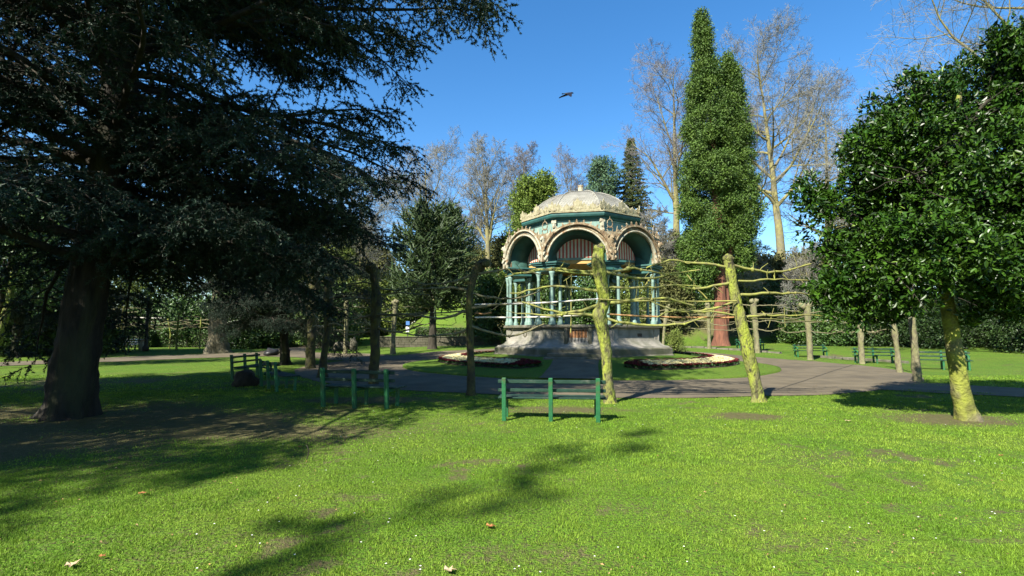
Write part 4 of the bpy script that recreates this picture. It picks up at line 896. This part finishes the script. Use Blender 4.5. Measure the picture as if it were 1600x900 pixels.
bare('bare_tree', 720, 78, 330, 'low misty leafless tree beyond the monkey puzzle', 59, .45, twig='purple_twig')
bare('bare_tree', 1655, 30, -260, 'leafless tree reaching bare boughs over the magnolia in the top right corner', 60, .36, trunk_w=.42, ang=56, up=.05, minr=.010, first=.2, k1=26, dens=1.2)
bare('bare_tree', 560, 60, 280, 'leafless tree glimpsed through the cedar at its right edge', 61, .42)
bare('bare_tree', 1020, 58, 330, 'slender leafless tree right behind the bandstand', 62, .36, trunk_w=.28)
bare('bare_tree', 1275, 48, 380, 'thin leaning mossy sapling left of the magnolia', 63, .36, trunk_w=.14, lean=-.15)
bare('bare_tree', 1180, 50, 330, 'crooked mossy sapling between the red trunk and the plane', 64, .30, trunk_w=.16, lean=-.12, bark='moss_bark')
# trees standing behind the viewer: their boughs throw the long soft stripes on the lawn
GB = 'trees standing behind the viewer'
bare('bare_poplar', 0, 0, 0, 'narrow leafless poplar standing behind the viewer', 71, .085, GB, base=(-13.4, -10.9, 0), height=23.5, trunk_w=.13, minr=.012, first=.30, k1=15, dens=.6, ang=34, up=.06)
copy_tree(cz, loc=(-17.6, -6.0, 0), rz=R(150), label='dark cedar behind the viewer on the left', group=GB)
copy_tree(cz, loc=(-19.0, 6.0, 0), rz=R(70), label='dark cedar outside the left edge whose boughs hang into the view', group='dark cedars')
g = X(448, 27); copy_tree(cz, loc=(g[0], g[1], g[2]), rz=R(200), scale=.62, label='smaller dark cedar in the shade behind the turned bench', group='dark cedars')

# ------------------------------------------------------------------ conifers and evergreens
rng = np.random.default_rng(81); DEP = 45.0
g = X(1127, DEP); iv = empty('ivy_clad_conifer', g, 0, 'tall twin topped green conifer with red trunk right of the bandstand', 'tree'); s = DEP / F
prof = np.array([(22, 1105, 1121), (40, 1099, 1125), (70, 1094, 1131), (100, 1090, 1146), (150, 1082, 1158), (200, 1075, 1164), (260, 1070, 1168), (330, 1065, 1164), (380, 1062, 1150), (420, 1064, 1132), (452, 1068, 1112)], float)
prof2 = np.array([(86, 1146, 1160), (110, 1140, 1172), (150, 1135, 1178), (200, 1130, 1188), (260, 1125, 1192), (300, 1125, 1196), (335, 1130, 1201), (372, 1138, 1192), (412, 1145, 1178)], float)
bl = []
for pf in (prof, prof2):
    for y in np.arange(pf[0, 0], pf[-1, 0], 9.0):
        l, r_ = np.interp(y, pf[:, 0], pf[:, 1]), np.interp(y, pf[:, 0], pf[:, 2]); hw = (r_ - l) / 2 * s; cx = ((l + r_) / 2 - 1127) * s; z = Hh(y, DEP) - g[2]
        for q in range(int(2 + hw * 2.2)):
            a = rng.random() * 6.283; rad = min(hw, rng.uniform(.65, 1.15)) * (.7 + .3 * rng.random()); off = max(0, hw - rad) * rng.uniform(.6, 1.12)
            if mnoise.noise((math.cos(a) * 1.2, math.sin(a) * 1.2, z * .35)) < -.38: continue
            bl.append([cx + off * math.cos(a), off * math.sin(a), z, rad])
p, d = blob_points(bl, 24000, rng, .66, .3, .8)
obj('foliage', [leaf_mass(p, d, rng, 9, .20, .10, .16, -.1)], M['ivy_leaf'], iv)['kind'] = 'stuff'
zt = Hh(40, DEP) - g[2]; obj('trunk', noisy_tube([[0, 0, -.3], [0, 0, 1.0], [.03, 0, 4], [.1, 0, 10], [-.5, 0, zt]], [.72, .58, .52, .42, .06], 20, 60, .12, 1.5, 4, .5), M['red_bark'], iv, smooth=True)
obj('limb', [tubes(np.array([[[.0, .0, 5.2], [.9, -.2, 7.5], [1.3, -.1, 12], [1.6, 0, 24]], [[.3, 0, .0], [.62, -.1, 3], [.7, -.1, 7], [.5, 0, 10]]]), np.array([[.3, .28, .22, .05], [.2, .16, .14, .08]]), 10)], M['red_bark'], iv, smooth=True)
# monkey puzzle
rng = np.random.default_rng(83); DEP = 40.0; g = X(676, DEP); mk = empty('monkey_puzzle_tree', g, 0, 'dark round headed monkey puzzle tree with spiky rope like branches left of the bandstand', 'tree')
obj('trunk', noisy_tube([[0, 0, -.2], [0, 0, 2], [.02, 0, 5], [0, 0, 10.4]], [.34, .26, .22, .06], 14, 40, .08, 4, 2, .3), M['dark_bark'], mk, smooth=True)
zc = np.linspace(3.3, 10.2, 165); u = (zc - 3.4) / 7.2; Lm = 3.5 * np.sqrt(np.clip(1 - ((u - .36) / .68) ** 2, .03, 1)) * rng.uniform(.88, 1.08, 165) * 1.04; a = np.arange(165) * 2.4 + rng.random(165) * .4
P1 = grow(np.stack([0 * a, 0 * a, zc], 1), np.stack([np.cos(a), np.sin(a), -.15 + .62 * u], 1), Lm, 9, .04, (0, 0, .05), rng, curl=.05)
R1 = np.tile(np.linspace(.06, .045, 9), (165, 1)); S2, D2, t2, _, i2 = spawn(P1, R1, 16, .2, 1, R(55), rng, .25, flat=.9)
P2 = grow(S2, D2, (.45 + .6 * rng.random(len(S2))) * (.5 + .5 * Lm[i2] / 3.5), 5, .06, (0, 0, .12), rng); R2 = np.tile([.052, .05, .046, .04, .012], (len(S2), 1))
pa, ta = along(P2, 22, rng); pb, tb = along(P1, 14, rng, .3)
obj('crown', [tubes(P1, R1, 5), tubes(P2, R2, 5), spikes(np.concatenate([pa, pb]), np.concatenate([ta, tb]), rng, 4, .13, .022)], M['araucaria'], mk)['kind'] = 'stuff'
# spruce and pine beyond the dome
rng = np.random.default_rng(85); DEP = 75.0; g = X(992, DEP); sp_ = empty('spruce', g, 0, 'pointed brownish green spruce rising behind the right side of the dome', 'tree'); H = Hh(214, DEP) - g[2]
nb = 260; u = np.linspace(.16, .985, nb); zz = H * u; Lb = (1 - u) * H * .27 * rng.uniform(.75, 1.1, nb) + .25; a = np.arange(nb) * 2.4
P1 = grow(np.stack([0 * a, 0 * a, zz], 1), np.stack([np.cos(a), np.sin(a), -.05 + .5 * (u - .3)], 1), Lb, 7, .04, (0, 0, -.03), rng); S2, D2, t2, _, i2 = spawn(P1, np.full((nb, 7), .03), 12, .15, 1, R(50), rng, .2, flat=.3)
P2 = grow(S2, D2, .25 + Lb[i2] * .28 * (1.2 - t2), 4, .08, (0, 0, -.14), rng); pa, ta = along(P2, 9, rng); pb, tb = along(P1, 8, rng, .1)
obj('trunk', [tubes([[0, 0, -.3], [0, 0, H * .5], [0, 0, H]], [.42, .25, .03], 10), tubes(P1, np.tile(np.linspace(.05, .015, 7), (nb, 1)), 4)], M['dark_bark'], sp_, smooth=True)
obj('foliage', [spikes(np.concatenate([pa, pb]), np.concatenate([ta, tb]), rng, 7, .20, .038)], M['spruce_needle'], sp_)['kind'] = 'stuff'
g = X(30, 34); copy_tree(cz, loc=(g[0], g[1], g[2]), rz=R(300), scale=.85, label='dark cedar deep in the shade at the left edge behind the path', group='dark cedars')
leafy('pine', 946, 74, 250, 330, 66, 'pine_needle', 'blue green bushy pine peeping between the dome and the spruce', 'tree', None, 86, 1300, 7, .22, 15, .3, elong=3.2)
# yellow green thuja behind the dome
GT = 'yellow green thujas behind the bandstand'
leafy('thuja', 822, 47, 281, None, 84, 'thuja_leaf', 'taller left column of bright green thuja behind the dome', 'tree', GT, 87, 3400, 7, .20, 26, .22, shape='col', elong=2.2)
leafy('thuja', 850, 48, 274, None, 84, 'thuja_leaf', 'right column of bright green thuja touching the dome', 'tree', GT, 88, 3400, 7, .20, 26, .22, shape='col', elong=2.2)
leafy('thuja', 806, 45, 390, None, 50, 'thuja_leaf', 'low bright green thuja left of the bandstand columns', 'tree', GT, 89, 1500, 6, .18, 14, .15, shape='dome', elong=2.2)
# shrubs and evergreens filling the bank behind
GS = 'shrubs and evergreens along the back of the park'
for q, (px, dep, top, w, kind, lab, cat) in enumerate((
    (20, 36, 470, 170, 'laurel_leaf', 'dark low shrub at the far left edge beside the path', 'shrub'), (120, 38, 492, 190, 'laurel_leaf', 'broad low shrub behind the big cedar trunk', 'shrub'),
    (-40, 48, 330, 260, 'laurel_leaf', 'tall dark evergreen at the left edge', 'tree'), (90, 56, 400, 180, 'olive_leaf', 'olive coloured bush far behind the cedar trunk', 'shrub'), (215, 62, 375, 170, 'lime_leaf', 'sunlit yellow green tree behind the far trellis', 'tree'),
    (255, 55, 478, 110, 'laurel_leaf', 'dark bush behind the far left bench', 'shrub'), (300, 52, 470, 110, 'laurel_leaf', 'glossy bush behind the clipped hedge', 'shrub'), (385, 58, 400, 150, 'laurel_leaf', 'dark evergreen right of the big pale trunk', 'tree'),
    (395, 47, 508, 90, 'laurel_leaf', 'small yellowish shrub right of the big pale trunk', 'shrub'), (420, 50, 515, 90, 'laurel_leaf', 'rounded green shrub by the signpost', 'shrub'), (455, 66, 350, 130, 'lime_leaf', 'yellow green tree behind the cedar tips', 'tree'),
    (525, 60, 372, 120, 'lime_leaf', 'ivy covered yellow green tree between cedar and monkey puzzle', 'tree'), (510, 52, 448, 130, 'laurel_leaf', 'very dark shrubs behind the forked tree', 'shrub'), (585, 70, 392, 110, 'olive_leaf', 'pale olive bush behind the swollen pollard', 'shrub'),
    (610, 62, 430, 90, 'lime_leaf', 'sunlit ivy thicket left of the monkey puzzle', 'shrub'), (660, 66, 440, 110, 'olive_leaf', 'olive thicket under the monkey puzzle', 'shrub'), (735, 64, 392, 100, 'olive_leaf', 'tall olive thicket right of the monkey puzzle', 'shrub'),
    (762, 47, 428, 70, 'laurel_leaf', 'nearly black yew left of the bandstand columns', 'shrub'), (790, 68, 372, 80, 'olive_leaf', 'olive ivy mass behind the bright thujas', 'shrub'), (870, 46, 430, 90, 'laurel_leaf', 'dark laurel seen between the left bandstand columns', 'shrub'),
    (925, 47, 424, 90, 'laurel_leaf', 'dark laurel seen through the middle of the bandstand', 'shrub'), (975, 48, 420, 90, 'lime_leaf', 'sunlit ivy seen through the right bandstand columns', 'shrub'), (1040, 54, 410, 90, 'olive_leaf', 'olive thicket right of the bandstand', 'shrub'),
    (1055, 62, 372, 90, 'olive_leaf', 'tall olive ivy thicket behind the bandstand', 'shrub'), (1150, 58, 432, 130, 'laurel_leaf', 'dark shrub behind the red trunk', 'shrub'), (1195, 64, 405, 110, 'olive_leaf', 'olive thicket behind the plane trunk', 'shrub'),
    (1262, 60, 400, 120, 'olive_leaf', 'olive thicket right of the plane trunk', 'shrub'), (1262, 50, 440, 110, 'laurel_leaf', 'dark evergreen right of the plane trunk', 'shrub'), (1310, 46, 486, 110, 'laurel_leaf', 'bright leaved rhododendron beside the ringed bark tree', 'shrub'),
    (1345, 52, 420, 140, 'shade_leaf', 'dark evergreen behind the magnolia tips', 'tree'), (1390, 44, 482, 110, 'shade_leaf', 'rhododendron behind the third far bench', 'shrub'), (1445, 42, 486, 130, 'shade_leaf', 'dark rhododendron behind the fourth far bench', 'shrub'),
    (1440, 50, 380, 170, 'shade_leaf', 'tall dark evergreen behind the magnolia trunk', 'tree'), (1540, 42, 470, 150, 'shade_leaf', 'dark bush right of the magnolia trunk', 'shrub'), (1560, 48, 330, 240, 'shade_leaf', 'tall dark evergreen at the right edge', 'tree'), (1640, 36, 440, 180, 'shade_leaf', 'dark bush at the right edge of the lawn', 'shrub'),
    (1350, 64, 330, 130, 'olive_leaf', 'olive ivy tree between plane and magnolia', 'tree'), (830, 66, 420, 130, 'olive_leaf', 'olive thicket behind the bandstand', 'shrub'), (560, 75, 360, 130, 'olive_leaf', 'far olive tree beyond the cedar edge', 'tree'), (700, 80, 395, 150, 'olive_leaf', 'far olive thicket on the bank', 'shrub'))):
    leafy('evergreen_tree' if cat == 'tree' else 'shrub', px, dep, top, None, w, kind, lab, cat, GS, 200 + q, 1900 if w > 100 else 1400, 9, None, 18)
leafy('variegated_shrub', 1056, 37, 519, None, 34, 'lime_leaf', 'small yellow variegated shrub beside the bandstand base', 'shrub', None, 260, 500, 6, .10, 9, .03)
# big pale trunked tree behind the cedar
pt = leafy('evergreen_tree', 341, 38.5, 290, 470, 300, 'laurel_leaf', 'dark crowned tree with thick pale flaking trunk by the left path', 'tree', None, 261, 2600, 6, .20, 22, .25)
obj('trunk', noisy_tube([[0, 0, -.2], [.0, 0, 1], [-.05, 0, 3], [-.1, 0, 8]], [.80, .62, .52, .4], 20, 40, .16, 2.0, 6, .7, .2), M['pale_bark'], pt, smooth=True)
lt = leafy('evergreen_tree', -6, 24, 300, 470, 200, 'laurel_leaf', 'dark leaning mossy stemmed tree cut by the left edge', 'tree', None, 262, 1500, 6, .16, 14, .12)
obj('trunk', noisy_tube([[-.3, 0, -.2], [.1, 0, 1.2], [.5, 0, 3.2], [.6, 0, 6]], [.22, .17, .14, .1], 12, 30, .14, 3, 6, .2, .2), M['moss_bark'], lt, smooth=True)
def hedge(px, dep, w, h, d, label, seed, rz=0.0):
    rng = np.random.default_rng(seed); g = X(px, dep); t = empty('hedge', g, rz, label, 'hedge', 'clipped hedges'); n = int(1400 * w)
    f = rng.integers(0, 3, n); u, v_ = rng.random(n) - .5, rng.random(n); sg = np.where(rng.random(n) < .5, -1.0, 1.0)
    p = np.where((f == 0)[:, None], np.stack([u * w, -d / 2 + 0 * u, v_ * h], 1), np.where((f == 1)[:, None], np.stack([u * w, (v_ - .5) * d, h + 0 * u], 1), np.stack([sg * w / 2, u * d, v_ * h], 1)))
    dd = np.where((f == 0)[:, None], [[0, -1.0, .3]], np.where((f == 1)[:, None], [[0, 0, 1.0]], np.stack([sg, 0 * sg, .3 + 0 * sg], 1)))
    obj('foliage', [leaf_mass(p, dd, rng, 1, .12, .08, .035)], M['laurel_leaf'], t)['kind'] = 'stuff'
    obj('stem', [bbox(-w / 2 + .08, w / 2 - .08, -d / 2 + .08, d / 2 - .08, -.1, h - .08, .03)], M['dark_bark'], t)
hedge(718, 49, 8.0, 1.5, 1.4, 'clipped dark hedge above the low wall left of the bandstand', 271)
hedge(215, 49, 3.0, 1.5, 1.2, 'short clipped hedge block behind the far left bench', 272); hedge(285, 50, 7.0, 1.5, 1.2, 'long clipped hedge behind the far left trellis', 273, .03)

# ------------------------------------------------------------------ flower beds, wall, posts, bird, leaves
def flower_bed(a0, a1, label, seed, blunt):
    """crescent between two arcs round the bandstand: angles measured from straight towards the viewer"""
    rng = np.random.default_rng(seed); t = empty('flower_bed', (KX, KY, 0), 0, label, 'flower bed', 'crescent flower beds on the lawn round the bandstand')
    A = np.linspace(a0, a1, 70); ri, ro = 6.15, 7.5
    w = np.clip(np.minimum((A - a0) / .10, (a1 - A) / .10), 0, 1) ** .6; rc, hw = (ri + ro) / 2, (ro - ri) / 2
    s = np.linspace(-1, 1, 7); r = rc + hw * w[:, None] * s[None]; aa = A[:, None] + 0 * r - math.pi / 2 
    z = mound(r) + .015 + .05 * (1 - s[None] ** 2) * w[:, None]
    v = np.stack([r * np.cos(aa), r * np.sin(aa), z], -1).reshape(-1, 3); i = np.arange(69)[:, None] * 7 + np.arange(6)[None]
    obj('soil', [(v, np.stack([i, i + 1, i + 8, i + 7], -1).reshape(-1, 4))], M['soil'], t, smooth=True)
    n = 5200; q = rng.random(n) * (a1 - a0) + a0; ww = np.interp(q, A, w); u = (rng.random(n) * 2 - 1); rr_ = rc + hw * ww * u * .95; qq = q - math.pi / 2
    C = np.stack([rr_ * np.cos(qq), rr_ * np.sin(qq), mound(rr_) + .05], 1); up = np.tile([[0, 0, 1.0]], (n, 1))
    obj('leaves', [leaf_mass(C, up, rng, 2, .09, .06, .03)], M['bed_leaf'], t)['kind'] = 'stuff'
    end = np.minimum(q - a0, a1 - q) < np.where((q - a0 < .12) if blunt < 0 else (a1 - q < .16), .16, .0)
    red = (np.abs(u) > .68) | (ww < .45) | end; C[:, 2] += .07 + .05 * rng.random(n)
    dens = vnoise(C[:, 0], C[:, 1], 3, 4)
    for nm, sel, mm in (('white_flowers', ~red & (rng.random(n) < .9), 'petal_white'), ('red_flowers', red & (rng.random(n) < .62), 'petal_red')):
        c = C[sel]; m_ = len(c); pr = []
        for k_ in range(5):
            a_ = k_ * 1.257 + rng.random(m_); dd = np.stack([np.cos(a_), np.sin(a_), .5 + 0 * a_], 1); pr.append(leaves(c, dd, up[:m_], .075, .07))
        obj(nm, pr, M[mm], t)['kind'] = 'stuff'
flower_bed(R(6), R(150), 'crescent bed of cream flowers edged dark red on the right lawn of the bandstand', 1, -1)
flower_bed(R(-150), R(-22), 'crescent bed of cream flowers edged dark red on the left lawn of the bandstand', 2, 1)
# low wall left of the bandstand
rng = np.random.default_rng(9); g = X(690, 46); wl = empty('low_wall', g, .02, 'low dark stone wall with coping left of the bandstand', 'wall')
pr = []
for r_ in range(4):
    x = -6.0 + (.25 if r_ % 2 else 0)
    while x < 6.0:
        w = rng.uniform(.45, .75); pr.append(bbox(x, min(x + w - .012, 6.2), -.2 - rng.random() * .02, .2, -.1 + r_ * .22, .11 + r_ * .22, .015)); x += w
obj('stonework', pr, M['shaded_stone'], wl); obj('coping', [bbox(-6.2, 6.3, -.27, .27, .775, .86, .02)], M['shaded_stone'], wl)
for q, (px, dep, h, w, lab) in enumerate(((528, 41, .75, .5, 'low mossy stone block at the corner of the shaded path'), (553, 42, 1.0, .45, 'taller upright stone block beside the low wall'), (540, 43, .7, .7, 'squat rounded stone behind the mossy block'))):
    g = X(px, dep); tag(obj('stone_block', [(knob((0, 0, h * .42), w * .72, q * 3 + 1, h / w * .8))], M['shaded_stone'], loc=g, smooth=True), lab, 'stone', 'old stones by the low wall')
# signs, posts and bin far left
g = X(637, 47); sg_ = empty('signpost', g, 0, 'slim grey post with white box and small blue sign on the far lawn', 'signpost')
obj('post', [tubes([[0, 0, -.1], [0, 0, 1.9]], [.045, .045], 8)], M['iron'], sg_); obj('box', [bbox(-.16, .16, -.12, .12, 1.35, 1.85, .02)], M['white_paint'], sg_); obj('sign_plate', [bbox(-.17, .17, -.03, .03, 1.95, 2.35, .01)], M['blue_paint'], sg_)
g = X(452, 52); s2_ = empty('signpost', g, 0, 'thin pale signpost by the back path under the dark trees', 'signpost'); obj('post', [tubes([[0, 0, -.1], [0, 0, 2.0]], [.04, .04], 8)], M['concrete'], s2_); obj('sign_plate', [bbox(-.25, .25, -.03, .03, 1.6, 2.0, .01)], M['white_paint'], s2_)
g = X(229, 40.5); po = empty('lamp_post', g, 0, 'tall dark iron pole on the far left lawn', 'post'); obj('pole', [lathe([(.0, -.1), (.22, -.1), (.22, .35), (.12, .5), (.11, 4.4), (.07, 4.6), (0, 4.62)], 12)], M['iron'], po, smooth=True); obj('lamp', [lathe([(.0, 4.55), (.14, 4.6), (.2, 4.95), (.05, 5.15), (0, 5.2)], 10)], M['iron'], po, smooth=True)
g = X(224, 41.5); bn = empty('litter_bin', g, 0, 'small white litter bin beside the dark pole', 'litter bin'); obj('body', [lathe([(0, 0), (.26, 0), (.30, .75), (.31, .78), (0, .76)], 16)], M['white_paint'], bn, smooth=True); obj('lid', [lathe([(.0, .95), (.2, .9), (.33, .80), (.33, .77), (0, .775)], 16)], M['orange_rail'], bn, smooth=True)
g = X(424, 35.5); tag(obj('boulder', [knob((0, 0, .2), .5, 4, .6)], M['black_bag'], loc=g, smooth=True), 'dark rounded boulder on the grass at the path edge', 'boulder')
g = X(386, 15.8); tag(obj('tree_stump', [knob((0, 0, .2), .36, 7, .8)], M['dark_bark'], loc=(g[0] - .2, g[1] + .4, g[2]), smooth=True), 'dark stump behind the end on bench', 'stump')
# crow in flight
def bird_part(pts, th): v, f = prism(pts, -th, th); return v, f
b = at(889, 147, 24); br = empty('crow', b, 0, 'black crow flying in the open blue sky', 'bird')
bod = [[-.22, 0, .02], [-.12, 0, .02], [.0, 0, .02], [.10, 0, .045], [.15, 0, .06], [.20, 0, .05], [.235, 0, .04]]
obj('body', [tubes(bod, [.02, .045, .06, .045, .042, .022, .004], 10), (np.array([[-.20, -.02, .025], [-.20, .02, .025], [-.33, .07, .01], [-.36, 0, .01], [-.33, -.07, .01]]), np.array([[0, 1, 2], [0, 2, 3], [0, 3, 4]]))], M['feather'], br, smooth=True)
def wing(pts): 
    p = np.array(pts, float); n_ = len(p); return np.concatenate([p + [0, 0, .008], p - [0, 0, .008]]), np.array([[0, i, i + 1] for i in range(1, n_ - 1)] + [[n_, n_ + i + 1, n_ + i] for i in range(1, n_ - 1)])
obj('wing', [wing([[.08, -.04, .04], [-.08, -.04, .03], [-.12, -.20, -.10], [-.02, -.34, -.26], [.06, -.42, -.34], [.10, -.36, -.24], [.12, -.2, -.08]])], M['feather'], br)
obj('wing', [wing([[.08, .04, .04], [-.08, .04, .03], [-.26, .22, .05], [-.42, .36, .02], [-.46, .44, -.01], [-.28, .42, .05], [.04, .24, .07]])], M['feather'], br)
# fallen leaves
for q, (px, py, s_, lab, mm) in enumerate(((766, 827, .07, 'orange brown leaf lying on the bare patch in the near middle', 'dead_leaf'), (222, 775, .07, 'rust coloured leaf on the shaded lawn at the left', 'dead_leaf'), (111, 889, .09, 'pale curled leaf in the bottom left corner', 'pale_leaf'), (159, 875, .05, 'small orange leaf near the bottom left corner', 'dead_leaf'),
                                         (468, 701, .05, 'tiny red brown leaf on the bright grass left of centre', 'dead_leaf'), (1563, 715, .06, 'brown leaf on the grass near the right edge', 'dead_leaf'), (702, 897, .08, 'pale leaf at the bottom edge of the lawn', 'pale_leaf'), (1325, 660, .09, 'whitish crumpled leaf right of the leaning tree', 'pale_leaf'))):
    g = G(px, py); rng = np.random.default_rng(q); n_ = 11; t_ = np.linspace(0, 2 * math.pi, n_, endpoint=False); rr_ = s_ * .5 * (1 + .45 * np.cos(t_ * 5)) * (.8 + .3 * rng.random(n_))
    v = np.stack([rr_ * np.cos(t_), rr_ * np.sin(t_) * .8, .03 + .35 * rr_ * np.sin(t_ * 2 + q) ** 2], 1); v = np.concatenate([v, v - [0, 0, .003], [[0, 0, .03], [0, 0, .027]]])
    f = [[2 * n_, i, (i + 1) % n_] for i in range(n_)] + [[2 * n_ + 1, n_ + (i + 1) % n_, n_ + i] for i in range(n_)]
    tag(obj('fallen_leaf', [(v, np.array(f))], M[mm], loc=g), lab, 'leaf', 'fallen leaves on the near lawn')
v = np.array([[.06 * math.cos(a_) * .4, 0, .06 * math.sin(a_)] for a_ in np.linspace(-1.3, 1.5, 8)]); g = G(477, 718)
tag(obj('twig', [tubes(v * 1.6 + [0, 0, .09], np.full(8, .006), 6)], M['dark_bark'], loc=g, smooth=True), 'small curved dark twig stuck in the lawn', 'twig')
